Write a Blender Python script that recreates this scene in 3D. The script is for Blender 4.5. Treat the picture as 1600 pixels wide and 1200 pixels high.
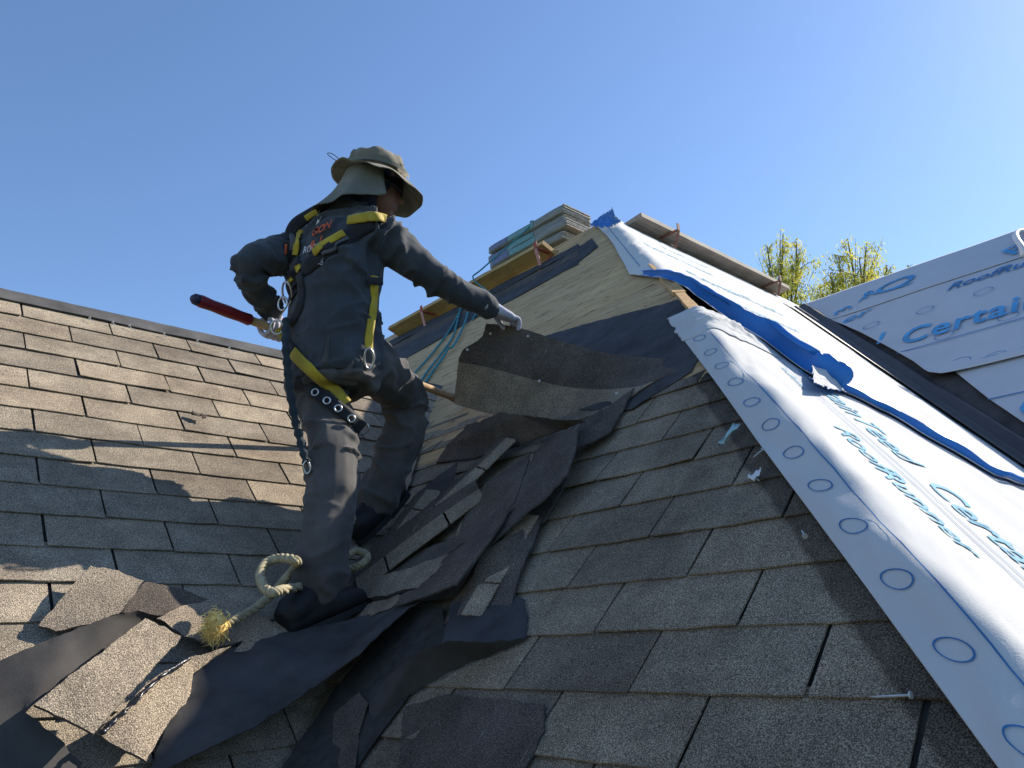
import bpy, bmesh, math, random
from mathutils import Vector, Matrix, noise
from mathutils.bvhtree import BVHTree
random.seed(7)
V = Vector
sc = bpy.context.scene
for o in list(bpy.data.objects): bpy.data.objects.remove(o)

# ------------------------------------------------------------------ camera, sky, sun, exposure
CAM = V((-0.10328564, -1.01702032, 1.12030634)); FPX = 1223.05
RT = V((0.74930321, -0.66126964, -0.03559711)); UPV = V((-0.17966958, -0.25473781, 0.95017235)); FW = V((0.63738806, 0.70557148, 0.3096859))
cd = bpy.data.cameras.new('camera'); cam = bpy.data.objects.new('camera', cd); sc.collection.objects.link(cam)
cd.sensor_width = 36; cd.lens = 36*FPX/1600; cd.clip_start = 0.05; cd.clip_end = 3000
cam.matrix_world = Matrix(((RT.x, UPV.x, -FW.x, CAM.x), (RT.y, UPV.y, -FW.y, CAM.y), (RT.z, UPV.z, -FW.z, CAM.z), (0, 0, 0, 1)))
sc.camera = cam
SUN = V((1, -0.19, 0.80)).normalized()
SKY_STRENGTH = 0.105; SUN_STRENGTH = 4.3; EXPOSURE = 0.95
w = bpy.data.worlds.new('World'); sc.world = w; w.use_nodes = True
nt = w.node_tree; sky = nt.nodes.new('ShaderNodeTexSky'); sky.sky_type = 'NISHITA'; sky.sun_disc = False
sky.sun_elevation = math.asin(SUN.z); sky.sun_rotation = math.atan2(SUN.x, SUN.y)
sky.air_density = 1.0; sky.dust_density = 0.25; sky.ozone_density = 5.0; sky.altitude = 200
bg = nt.nodes['Background']; nt.links.new(sky.outputs[0], bg.inputs[0]); bg.inputs[1].default_value = SKY_STRENGTH
sd = bpy.data.lights.new('sun', 'SUN'); sd.energy = SUN_STRENGTH; sd.angle = math.radians(0.55); sd.color = (1.0, 0.92, 0.79)
sun = bpy.data.objects.new('sun', sd); sc.collection.objects.link(sun); sun.rotation_euler = SUN.to_track_quat('Z', 'Y').to_euler()
sun.location = SUN*60
vs = sc.view_settings; vs.view_transform = 'Standard'; vs.look = 'None'; vs.exposure = EXPOSURE; vs.gamma = 1; vs.use_curve_mapping = False

# ------------------------------------------------------------------ helpers
COL = sc.collection
def PD(x, y, d): return CAM + RT*((x-800)/FPX*d) + UPV*((600-y)/FPX*d) + FW*d
def ray(x, y): return RT*((x-800)/FPX) + UPV*((600-y)/FPX) + FW
S2 = math.sqrt(.5)
class Plane:
    def __init__(s, o, u, up): s.o = V(o); s.u = V(u).normalized(); s.up = V(up).normalized(); s.n = s.u.cross(s.up).normalized()
    def px(s, x, y, h=0):
        d = ray(x, y); return CAM + d*(((s.o - CAM).dot(s.n) + h)/d.dot(s.n))
    def at(s, a, b, h=0): return s.o + s.u*a + s.up*b + s.n*h
    def mat(s): 
        m = Matrix.Identity(4)
        for k, v in enumerate((s.u, s.up, s.n, s.o)):
            for r in range(3): m[r][k] = v[r]
        return m
HIP = 1.72; ZR = 4.45; LRY = 2.553; X2 = 6.34; Z2 = 3.90; M2 = 0.90
PL = Plane((0,0,0), (1,0,0), (0,1,1))
PR = Plane((0,0,0), (0,-1,0), (1,0,1))
PH = Plane((0,0,HIP), (1,0,0), (0,1,1))
P2 = Plane((X2,0,Z2), (0,-1,0), (1,0,M2))

class Valley:
    n = (PL.n+PR.n).normalized()
    def px(s, x, y, h=0):
        a, b = PL.px(x, y, h), PR.px(x, y, h); return a if (a-CAM).dot(FW) < (b-CAM).dot(FW) else b
PV = Valley()
class MB:
    def __init__(s): s.v = []; s.f = []; s.m = []
    def add(s, vs, fs, mi=0):
        k = len(s.v); s.v += [tuple(v) for v in vs]; s.f += [tuple(i+k for i in f) for f in fs]; s.m += [mi]*len(fs); return s
    def box(s, c, ax, ay, az, mi=0):
        c = V(c); vs = [c+ax*i+ay*j+az*k for k in (-1,1) for j in (-1,1) for i in (-1,1)]
        return s.add(vs, [(0,2,3,1),(4,5,7,6),(0,1,5,4),(2,6,7,3),(0,4,6,2),(1,3,7,5)], mi)
    def tube(s, pts, rad, n=8, cap=True, mi=0, flat=None):
        pts = [V(p) for p in pts]; N = len(pts); rad = rad if isinstance(rad, (list, tuple)) else [rad]*N
        t0 = (pts[1]-pts[0]).normalized(); a = V((0,0,1)) if abs(t0.z) < .9 else V((1,0,0))
        u = t0.cross(a).normalized(); vs = []
        for i in range(N):
            t = (pts[min(i+1,N-1)]-pts[max(i-1,0)]).normalized(); u = (u - t*u.dot(t)).normalized(); w_ = t.cross(u)
            r = rad[i]
            for k in range(n):
                an = 2*math.pi*k/n; vs.append(pts[i] + (u*math.cos(an) + w_*math.sin(an))*r)
        fs = [(i*n+k, i*n+(k+1)%n, (i+1)*n+(k+1)%n, (i+1)*n+k) for i in range(N-1) for k in range(n)]
        if cap: fs += [tuple(range(n-1,-1,-1)), tuple((N-1)*n+k for k in range(n))]
        return s.add(vs, fs, mi)
    def rings(s, rings, cap=True, mi=0):
        n = len(rings[0]); vs = [p for r in rings for p in r]; N = len(rings)
        fs = [(i*n+k, i*n+(k+1)%n, (i+1)*n+(k+1)%n, (i+1)*n+k) for i in range(N-1) for k in range(n)]
        if cap: fs += [tuple(range(n-1,-1,-1)), tuple((N-1)*n+k for k in range(n))]
        return s.add(vs, fs, mi)
    def grid(s, P, thick=0, nrm=None, mi=0, mb=None):
        nu = len(P); nv = len(P[0]); idx = lambda i, j: i*nv+j
        vs = [V(p) for r in P for p in r]
        fs = [(idx(i,j), idx(i+1,j), idx(i+1,j+1), idx(i,j+1)) for i in range(nu-1) for j in range(nv-1)]
        if not thick: return s.add(vs, fs, mi)
        N = [V((0,0,0)) for _ in vs]
        for f in fs:
            a = (vs[f[2]]-vs[f[0]]).cross(vs[f[3]]-vs[f[1]])
            for i in f: N[i] += a
        sg = 1
        if nrm is not None and sum((x.dot(nrm) for x in N)) < 0: sg = -1
        low = [v - x.normalized()*thick*sg for v, x in zip(vs, N)]
        if sg < 0: fs = [f[::-1] for f in fs]
        k = len(vs); b = [idx(i,0) for i in range(nu)] + [idx(nu-1,j) for j in range(1,nv)] + [idx(i,nv-1) for i in range(nu-2,-1,-1)] + [idx(0,j) for j in range(nv-2,0,-1)]
        s.add(vs + low, fs, mi); base = len(s.v) - 2*k
        for f in fs: s.f.append(tuple(base+k+i for i in f[::-1])); s.m.append(mi if mb is None else mb)
        for i in range(len(b)):
            p, q = b[i], b[(i+1) % len(b)]
            s.f.append((base+p, base+k+p, base+k+q, base+q)); s.m.append(mi)
        return s
    def mesh(s, name, mats, smooth=False):
        me = bpy.data.meshes.new(name); me.from_pydata(s.v, [], s.f)
        for m in (mats if isinstance(mats, (list, tuple)) else [mats]): me.materials.append(m)
        if any(s.m): me.polygons.foreach_set('material_index', s.m)
        if smooth: me.polygons.foreach_set('use_smooth', [True]*len(s.f))
        bm = bmesh.new(); bm.from_mesh(me); bmesh.ops.recalc_face_normals(bm, faces=bm.faces); bm.to_mesh(me); bm.free()
        me.update(); return me
    def build(s, name, mats, parent=None, smooth=False): return link(name, s.mesh(name, mats, smooth), parent)
def link(name, me, parent=None, mat=None):
    o = bpy.data.objects.new(name, me); COL.objects.link(o)
    if parent is not None:
        o.parent = parent
        if parent.type == 'EMPTY': o.matrix_parent_inverse = Matrix.Translation(-parent.location)
    if mat is not None: o.matrix_local = mat
    return o
def tag(o, label, cat=None, group=None, kind=None):
    if label: o['label'] = label
    if cat: o['category'] = cat
    if group: o['group'] = group
    if kind: o['kind'] = kind
    return o
def empty(name, loc, label, cat, group=None):
    o = bpy.data.objects.new(name, None); o.location = loc; o.empty_display_size = .1; COL.objects.link(o); return tag(o, label, cat, group)
def lerp(a, b, t): return a + (b-a)*t
def poly_at(pts, t):
    L = [0]
    for a, b in zip(pts, pts[1:]): L.append(L[-1] + (b-a).length)
    d = t*L[-1]
    for i in range(len(pts)-1):
        if d <= L[i+1] or i == len(pts)-2:
            return lerp(pts[i], pts[i+1], (d-L[i])/max(1e-9, L[i+1]-L[i]))
def spline(pts, n):
    pts = [V(p) for p in pts]; out = []; K = len(pts)-1
    for i in range(n):
        g = i/(n-1)*K; k = min(int(g), K-1); t = g-k
        p0, p1, p2, p3 = pts[max(k-1,0)], pts[k], pts[k+1], pts[min(k+2,K)]
        out.append(.5*((2*p1)+(p2-p0)*t+(2*p0-5*p1+4*p2-p3)*t*t+(3*p1-p0-3*p2+p3)*t**3))
    return out
def interp(tab, x):
    if x <= tab[0][0]: return tab[0][1]
    for (a, b), (c, d) in zip(tab, tab[1:]):
        if x <= c: return b + (d-b)*(x-a)/(c-a)
    return tab[-1][1]
def nz(p, sc_=1.0): return noise.noise(V(p)*sc_)

# ------------------------------------------------------------------ materials
def newmat(name, rough=.8, spec=.3):
    m = bpy.data.materials.new(name); m.use_nodes = True; n = m.node_tree; b = n.nodes['Principled BSDF']
    b.inputs['Roughness'].default_value = rough; b.inputs['Specular IOR Level'].default_value = spec
    return m, n, b
def nd(n, t, **k):
    x = n.nodes.new(t)
    for a, v in k.items(): setattr(x, a, v)
    return x
def ramp(n, stops, src):
    r = nd(n, 'ShaderNodeValToRGB'); e = r.color_ramp.elements
    while len(e) < len(stops): e.new(.5)
    for i, (p, c) in enumerate(stops): e[i].position = p; e[i].color = (c[0], c[1], c[2], 1)
    n.links.new(src, r.inputs[0]); return r
def mix(n, a, b, fac, mode='MIX'):
    x = nd(n, 'ShaderNodeMix', data_type='RGBA', blend_type=mode)
    for i, v in ((6, a), (7, b), (0, fac)):
        if hasattr(v, 'links') or hasattr(v, 'is_linked'): n.links.new(v, x.inputs[i])
        elif isinstance(v, tuple): x.inputs[i].default_value = (*v, 1)
        else: x.inputs[i].default_value = v
    return x.outputs[2]
def pos(n): return nd(n, 'ShaderNodeNewGeometry').outputs['Position']
def noi(n, scale, det=3, vec=None, rough=.6, sc3=None):
    t = nd(n, 'ShaderNodeTexNoise'); t.inputs['Scale'].default_value = scale; t.inputs['Detail'].default_value = det; t.inputs['Roughness'].default_value = rough
    v = vec if vec is not None else pos(n)
    if sc3:
        mp = nd(n, 'ShaderNodeMapping'); mp.inputs['Scale'].default_value = sc3; n.links.new(v, mp.inputs[0]); v = mp.outputs[0]
    n.links.new(v, t.inputs['Vector']); return t.outputs['Fac']
def bump(n, b, h, strength=.3, dist=.004):
    x = nd(n, 'ShaderNodeBump'); x.inputs['Strength'].default_value = strength; x.inputs['Distance'].default_value = dist
    n.links.new(h, x.inputs['Height']); n.links.new(x.outputs[0], b.inputs['Normal'])
def simple(name, col, rough=.8, var=.25, scale=20, bmp=.2, bscale=200, spec=.3, metal=0):
    m, n, b = newmat(name, rough, spec); b.inputs['Metallic'].default_value = metal
    f = noi(n, scale, 4); lo = tuple(c*(1-var) for c in col); hi = tuple(min(1, c*(1+var)) for c in col)
    n.links.new(ramp(n, [(.3, lo), (.7, hi)], f).outputs[0], b.inputs['Base Color'])
    if bmp: bump(n, b, noi(n, bscale, 3), bmp, .002)
    return m
def shingle_mat(name, lo, hi, rnd=True, hipband=False, gran=400, streak=False):
    m, n, b = newmat(name, .95, .15)
    g = noi(n, gran, 2, rough=.8); g2 = nd(n, 'ShaderNodeTexVoronoi'); g2.inputs['Scale'].default_value = gran*.75; n.links.new(pos(n), g2.inputs['Vector'])
    c = ramp(n, [(.36, tuple(x*.38 for x in lo)), (.5, tuple((x+y)/2*.95 for x, y in zip(lo, hi))), (.64, tuple(x*1.75 for x in hi))], g).outputs[0]
    st = ramp(n, [(.33, (.5,.48,.48)), (.6, (1,1,1))], noi(n, 3.1, 5)).outputs[0]
    c = mix(n, c, st, .75, 'MULTIPLY')
    st2 = ramp(n, [(.38, (.75,.74,.75)), (.62, (1.1,1.08,1.05))], noi(n, 14, 3)).outputs[0]
    c = mix(n, c, st2, .6, 'MULTIPLY')
    if rnd:
        oi = nd(n, 'ShaderNodeObjectInfo'); rr = ramp(n, [(0, (.70,.68,.69)), (.35, (.93,.92,.92)), (.7, (1.05,1.03,1.0)), (1, (1.18,1.12,1.06))], oi.outputs['Random']).outputs[0]
        c = mix(n, c, rr, .9, 'MULTIPLY')
    if hipband:   # strip kept unweathered where the old hip caps lay
        sx = nd(n, 'ShaderNodeSeparateXYZ'); n.links.new(pos(n), sx.inputs[0])
        d = nd(n, 'ShaderNodeMath', operation='SUBTRACT'); n.links.new(sx.outputs[0], d.inputs[0]); n.links.new(sx.outputs[1], d.inputs[1])
        a = nd(n, 'ShaderNodeMath', operation='MULTIPLY_ADD'); n.links.new(noi(n, 6, 2), a.inputs[0]); a.inputs[1].default_value = .05; n.links.new(d.outputs[0], a.inputs[2])
        bb = ramp(n, [(.0, (1,1,1)), (1, (.45,.44,.45))], nd(n, 'ShaderNodeMath').outputs[0])
        mm = nd(n, 'ShaderNodeMapRange'); mm.inputs[1].default_value = 1.555; mm.inputs[2].default_value = 1.57; n.links.new(a.outputs[0], mm.inputs[0]); n.links.new(mm.outputs[0], bb.inputs[0])
        c = mix(n, c, bb.outputs[0], 1.0, 'MULTIPLY')
    if streak: c = mix(n, c, (.22,.20,.185), ramp(n, [(.66,(0,0,0)),(.72,(.7,.7,.7))], noi(n, 1.0, 3, sc3=(9,90,9))).outputs[0])
    n.links.new(c, b.inputs['Base Color'])
    ad = nd(n, 'ShaderNodeMath', operation='ADD'); n.links.new(g, ad.inputs[0]); n.links.new(g2.outputs['Distance'], ad.inputs[1])
    bump(n, b, ad.outputs[0], .55, .0025)
    return m
MAT = {}
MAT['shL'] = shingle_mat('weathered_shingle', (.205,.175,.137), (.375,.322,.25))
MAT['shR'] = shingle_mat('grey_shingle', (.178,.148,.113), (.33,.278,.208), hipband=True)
MAT['shloose'] = shingle_mat('loose_shingle', (.19,.158,.122), (.345,.29,.225))
MAT['shbacking'] = simple('asphalt_backing', (.062,.056,.053), .85, .3, 9, .25, 300)
MAT['headlap'] = shingle_mat('dark_headlap', (.095,.078,.066), (.145,.12,.10), rnd=False, streak=True)
MAT['felt'] = simple('asphalt_felt', (.048,.046,.047), .8, .45, 7, .25, 60)
MAT['feltgrey'] = simple('grey_felt', (.078,.075,.074), .8, .45, 7, .25, 60)
MAT['feltnavy'] = simple('navy_felt', (.050,.047,.047), .8, .45, 7, .15, 60)
MAT['gap'] = simple('under_shingle', (.04,.037,.034), .95, .3, 30, .3, 400)
MAT['flash'] = simple('dark_flashing', (.05,.045,.045), .5, .2, 8, .1, 60)
def ply_mat():
    m, n, b = newmat('plywood', .75, .25)
    f = noi(n, 1.0, 5, sc3=(30, 2.2, 30)); c = ramp(n, [(.3, (.46,.28,.13)), (.5, (.58,.385,.195)), (.7, (.66,.47,.255))], f).outputs[0]
    k = noi(n, 1.0, 3, sc3=(38, 7, 38)); kk = ramp(n, [(.61, (1,1,1)), (.655, (.25,.18,.13))], k).outputs[0]
    c = mix(n, c, kk, .8, 'MULTIPLY')
    oi = nd(n, 'ShaderNodeObjectInfo'); c = mix(n, c, ramp(n, [(0, (.85,.85,.85)), (1, (1.08,1.06,1.0))], oi.outputs['Random']).outputs[0], 1.0, 'MULTIPLY')
    c = mix(n, c, ramp(n, [(.3, (.8,.78,.76)), (.65, (1,1,1))], noi(n, 2.2, 3)).outputs[0], .7, 'MULTIPLY')
    n.links.new(c, b.inputs['Base Color']); bump(n, b, f, .2, .003); return m
MAT['ply'] = ply_mat()
def wood_mat(name, lo, hi, sc3):
    m, n, b = newmat(name, .75, .25); f = noi(n, 1.0, 5, sc3=sc3)
    c = ramp(n, [(.3, lo), (.7, hi)], f).outputs[0]
    c = mix(n, c, ramp(n, [(.35, (.6,.57,.55)), (.6, (1,1,1))], noi(n, 7, 4)).outputs[0], .5, 'MULTIPLY')
    n.links.new(c, b.inputs['Base Color']); bump(n, b, f, .2, .003); return m
MAT['lumber'] = wood_mat('yellow_lumber', (.42,.27,.11), (.6,.42,.2), (60, 3, 60))
MAT['greywood'] = wood_mat('weathered_plank', (.22,.18,.145), (.38,.33,.28), (3, 60, 60))
MAT['handle'] = wood_mat('ash_handle', (.36,.22,.11), (.55,.37,.21), (20, 20, 20))
MAT['rawwood'] = simple('raw_edge_wood', (.55,.33,.14), .8, .3, 30)
def membrane(name, col, w_=.15):
    m, n, b = newmat(name, .95, .04); f = noi(n, 2.5, 4)
    c = ramp(n, [(.3, tuple(x*.92 for x in col)), (.7, col)], f).outputs[0]
    n.links.new(c, b.inputs['Base Color'])
    a = nd(n, 'ShaderNodeMath', operation='ADD'); n.links.new(noi(n, 9, 4), a.inputs[0]); n.links.new(noi(n, 300, 2), a.inputs[1])
    bump(n, b, a.outputs[0], .12, .01); return m
MAT['mem'] = membrane('white_underlayment', (.60,.595,.585))
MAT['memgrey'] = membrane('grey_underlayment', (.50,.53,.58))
MAT['memblue'] = simple('blue_underside', (.02,.16,.52), .45, .15, 5, .1, 40)
MAT['ink'] = simple('blue_ink', (.10,.33,.60), .95, .2, 8, 0, 1, .03)
MAT['inklight'] = simple('pale_blue_ink', (.27,.47,.60), .95, .2, 8, 0, 1, .03)
MAT['inkdark'] = simple('dark_blue_ink', (.06,.20,.42), .95, .2, 8, 0, 1, .03)
MAT['steel'] = simple('steel', (.55,.55,.56), .35, .1, 20, .05, 100, .5, 1)
MAT['rust'] = simple('rusty_bracket', (.22,.10,.07), .7, .3, 30)
MAT['redpaint'] = simple('red_bracket', (.42,.09,.07), .6, .3, 30)
MAT['pinkpaint'] = simple('pink_bracket', (.55,.25,.22), .6, .2, 30)
MAT['galv'] = simple('galvanized_nail', (.6,.6,.58), .45, .15, 40, 0, 1, .5, .6)
MAT['scrap'] = simple('white_scrap', (.7,.7,.7), .6, .1, 20)
MAT['tealscrap'] = simple('pale_teal_scrap', (.35,.52,.55), .5, .2, 20)
MAT['redgrip'] = simple('red_grip', (.20,.018,.025), .45, .2, 15, .1, 60)
MAT['darkgrip'] = simple('dark_grip', (.03,.03,.06), .5, .2, 15)
MAT['rope'] = simple('tan_rope', (.36,.31,.20), .9, .3, 40, .3, 200)
MAT['fray'] = simple('yellow_fibre', (.90,.62,.22), .9, .2, 60, 0)
MAT['tealrope'] = simple('teal_rope', (.05,.24,.27), .7, .3, 40)
MAT['wall'] = simple('painted_wall', (.5,.47,.42), .8, .1, 3)
MAT['tar'] = simple('tar_line', (.015,.016,.025), .3, .3, 60, .4, 120, .5)

# ------------------------------------------------------------------ ground
g = MB().grid([[V((x, y, -4.8)) for y in (-900,-60,-10,0,10,60,900)] for x in (-900,-60,-10,0,10,60,900)])
tag(g.build('ground', simple('lawn', (.07,.10,.04), .95, .4, .6)), 'flat lawn around the house', kind='structure')

# ------------------------------------------------------------------ house
house = empty('house', (2, 1, -4.8), 'house with steep cross-gabled roof, half stripped of its grey shingles', 'house')
EAVE = -1.7
def slab(name, pts, n, mat, label, thick=.03, off=-.006):
    m = MB(); k = len(pts); top = [V(p)+n*off for p in pts]; bot = [p-n*thick for p in top]
    m.add(top+bot, [tuple(range(k)), tuple(range(2*k-1, k-1, -1))] + [(i, (i+1)%k, (i+1)%k+k, i+k) for i in range(k)])
    o = m.build(name, mat, house); o['label'] = label; return o
XL0, TL0, YR0, TR0, EX, TW = .374, 3.548, -.051, 1.302, .143, .333
slopeL = slab('roof_slope', [(-4.5,EAVE,EAVE),(EAVE,EAVE,EAVE),(LRY,LRY,LRY),(-4.5,LRY,LRY)], PL.n, MAT['gap'], 'sunlit slope of tan-grey three-tab shingles below a stripped ridge')
slopeR = slab('roof_slope', [(EAVE,EAVE,EAVE),(EAVE,EAVE-HIP,EAVE),(ZR,ZR-HIP,ZR),(ZR,9,ZR),(LRY,9,LRY),(LRY,LRY,LRY)], PR.n, MAT['gap'], 'shaded slope, plywood bared above and grey shingles below')
yR = ZR-HIP
slopeH = slab('roof_slope', [(EAVE,EAVE-HIP,EAVE),((EAVE-Z2)/M2+X2,EAVE-HIP,EAVE),(X2,Z2-HIP,Z2),(X2+(ZR-Z2)*5,yR,ZR),(ZR,yR,ZR)], PH.n, MAT['gap'], 'sunlit hip slope under white underlayment')
slope2 = slab('roof_slope', [((EAVE-Z2)/M2+X2,EAVE-HIP,EAVE),((EAVE-Z2)/M2+X2,-6,EAVE),(X2,-6,Z2),(X2,Z2-HIP,Z2)], P2.n, MAT['feltnavy'], 'shaded far slope with navy felt along the valley')
nb = V((0,1,1)).normalized()
slab('roof_slope', [(-4.5,LRY,LRY),(LRY,LRY,LRY),(LRY-2.5,LRY+2.5,LRY-2.5),(-4.5,LRY+2.5,LRY-2.5)], nb, MAT['shR'], 'back of the low ridge')
slab('roof_slope', [(ZR,yR,ZR),(ZR+.01,9,ZR),(ZR+4,9,ZR-4),(ZR+4,yR+4,ZR-4)], V((1,0,1)).normalized(), MAT['shR'], 'far side of the main ridge')
slab('roof_slope', [(ZR,yR,ZR),(9.1,yR,ZR),(9.1,yR+4,ZR-4),(ZR+4,yR+4,ZR-4)], nb, MAT['shR'], 'far side of the cross ridge')
slab('roof_slope', [(X2,Z2-HIP+.1,Z2),(X2,-6,Z2),(X2+5,-6,Z2-3.3),(X2+5,Z2-HIP+.1,Z2-3.3)], V((.66,0,1)).normalized(), MAT['shR'], 'sunny back of the far slope')
for a, b in (((-4.4,EAVE+.3),(EAVE+.3,EAVE+.3)), ((EAVE+.3,EAVE+.3),(EAVE+.3,EAVE-HIP+.3)), ((EAVE+.3,EAVE-HIP+.3),(-1.2,EAVE-HIP+.3)), ((-1.2,EAVE-HIP+.3),(-1.2,-5.9)), ((-4.4,EAVE+.3),(-4.4,4.6))):
    p, q = V((*a, 0)), V((*b, 0)); d = (q-p)/2; t = V((-d.y, d.x, 0)).normalized()*.08
    MB().box((p+q)/2+V((0,0,-3.4)), d, t, V((0,0,1.4))).build('wall', MAT['wall'], house)

# --- shingle tabs
def tab_poly(wd, ht, rnd_):
    k = 6; xs = [-wd/2 + wd*i/k for i in range(k+1)]
    return [(x, rnd_.uniform(-.0022, .0022)) for x in xs] + [(wd/2, ht), (-wd/2, ht)]
def clip_half(poly, f):
    out = []
    for i in range(len(poly)):
        a, b = poly[i], poly[(i+1) % len(poly)]; fa, fb = f(a), f(b)
        if fa >= 0: out.append(a)
        if (fa >= 0) != (fb >= 0):
            t = fa/(fa-fb); out.append((a[0]+(b[0]-a[0])*t, a[1]+(b[1]-a[1])*t))
    return out
def tab_mesh(poly, mat, curl=0, hgt=.143):
    m = MB(); k = len(poly)
    def off(p): return .0062*(1-p[1]/hgt) + .0005 + (curl*max(0, 1-p[1]/.06)*abs(p[0])/.16 if curl else 0)
    top = [(p[0], p[1], off(p)) for p in poly]; bot = [(p[0], p[1], off(p)-.0038) for p in poly]
    c = len(top); m.add(top+bot, [tuple(range(k)), tuple(range(2*k-1, k-1, -1))] + [(i, (i+1)%k, (i+1)%k+k, i+k) for i in range(k)])
    return m.mesh('shingle', mat)
rg = random.Random(3)
VAR = {}
for key in ('shL', 'shR'):
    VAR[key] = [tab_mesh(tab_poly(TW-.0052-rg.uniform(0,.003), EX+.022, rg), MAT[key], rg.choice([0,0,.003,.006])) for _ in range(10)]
def infr(p):
    d = p-CAM; z = d.dot(FW)
    if z < .2: return False
    return -130 < 800+FPX*d.dot(RT)/z < 1730 and -50 < 600-FPX*d.dot(UPV)/z < 1330
stuffL, stuffR = MB(), MB()
def put_tab(plane, a, b, key, parent, stuff, poly=None):
    c = plane.at(a, b+EX/2)
    j = Matrix.Translation((a+rg.uniform(-.0015,.0015), b+rg.uniform(-.0022,.0022), rg.uniform(0,.0012))) @ Matrix.Rotation(rg.uniform(-.006,.006), 4, 'Z')
    me = rg.choice(VAR[key]) if poly is None else tab_mesh(poly, MAT[key])
    if infr(c): link('shingle', me, parent, plane.mat() @ j)
    else:
        mm = plane.mat() @ j; stuff.add([mm @ v.co for v in me.vertices], [tuple(p.vertices) for p in me.polygons])
for j in range(1, 37):
    b = TL0-j*EX
    for k in range(-15, 10):
        a = XL0+(k+(.5 if j % 2 == 0 else 0)+.5)*TW; y = b*S2
        if a-TW/2 > y+.12 or b < EAVE/S2+.02 or a < -4.3: continue
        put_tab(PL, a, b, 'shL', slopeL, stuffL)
def top_edge(a):   # how far up the shingles still lie; a = -y
    return interp([(-3.2,3.72),(-2.6,3.45),(-2.15,3.28),(-1.6,3.02),(-1.1,2.88),(-.62,2.80),(-.45,2.79),(.1,2.72)], a)
for t in range(-26, 18):
    b = TR0+t*EX
    for k in range(-14, 14):
        a = -YR0+(k+(0 if t % 2 else .5)+.5)*TW
        if b < EAVE/S2+.02 or -a-TW/2 > b*S2+.14+.05: continue
        hipf = lambda p: (HIP-.035) - ((b+p[1])*S2 + (a+p[0]))      # x - y <= HIP
        if b > top_edge(a)-EX*.9: continue
        poly = tab_poly(TW-.007, EX+.022, rg); cl = clip_half(poly, hipf)
        if len(cl) < 3 or max(p[0] for p in cl)-min(p[0] for p in cl) < .03: continue
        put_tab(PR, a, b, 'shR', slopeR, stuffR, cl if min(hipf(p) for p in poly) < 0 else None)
for st, sl, k in ((stuffL, slopeL, 'shL'), (stuffR, slopeR, 'shR')):
    o = st.build('shingle_field', MAT[k], sl); o['kind'] = 'stuff'

# --- ridge of the low roof: stripped strip, board edge
def loft(A, B, n, m, bow=0, axis=None, nzs=0, nzf=6, thick=.004, nrm=None):
    P = []
    for i in range(n):
        u = i/(n-1); a, b = poly_at(A, u), poly_at(B, u); row = []
        for j in range(m):
            v = j/(m-1); p = lerp(a, b, v)
            if axis is not None: p = p + axis*(bow*math.sin(math.pi*v) + nzs*nz(p, nzf))
            row.append(p)
        P.append(row)
    return P
A = [PL.at(-4.5+i*.3, TL0-.02, .0125+.003*nz((i*.7,0,0))) for i in range(25)]; B = [PL.at(-4.5+i*.3, LRY/S2+.004, .016) for i in range(25)]
MB().grid(loft(A, B, 120, 5, 0, PL.n, .004, 9), .006, PL.n).build('ridge_strip', MAT['feltgrey'], slopeL)
MB().box((-1.2, LRY+.014, LRY-.004), V((3.4,0,0)), V((0,.012,0)), V((0,0,.022))).build('ridge_board', MAT['rawwood'], slopeL)

# --- plywood deck and felt on the stripped slope
def sheetR(name, a0, a1, b0, b1, h, mat, th=.012, wob=0, parent=slopeR, plane=PR, hip=HIP-.02):
    poly = [(a0,b0),(a1,b0),(a1,b1),(a0,b1)]
    if hip: poly = clip_half(poly, lambda p: hip-(p[1]*S2+p[0]))
    if len(poly) < 3: return
    m = MB(); k = len(poly); top = [plane.at(*p, h) for p in poly]; bot = [plane.at(*p, h-th) for p in poly]
    m.add(top+bot, [tuple(range(k)), tuple(range(2*k-1, k-1, -1))] + [(i, (i+1)%k, (i+1)%k+k, i+k) for i in range(k)])
    return m.build(name, mat, parent)
bt = ZR/S2
seams = [2.60, 3.82, 5.04, bt-.005]
for r in range(3):
    x0 = -9.0 + (.0 if r % 2 else 1.2)
    while x0 < 0:
        sheetR('plywood_panel', max(-9, x0)+.002, min(x0+2.44, 0)-.002, seams[r]+.002, seams[r+1]-.002, .006 if r else .0055, MAT['ply']); x0 += 2.44
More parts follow.
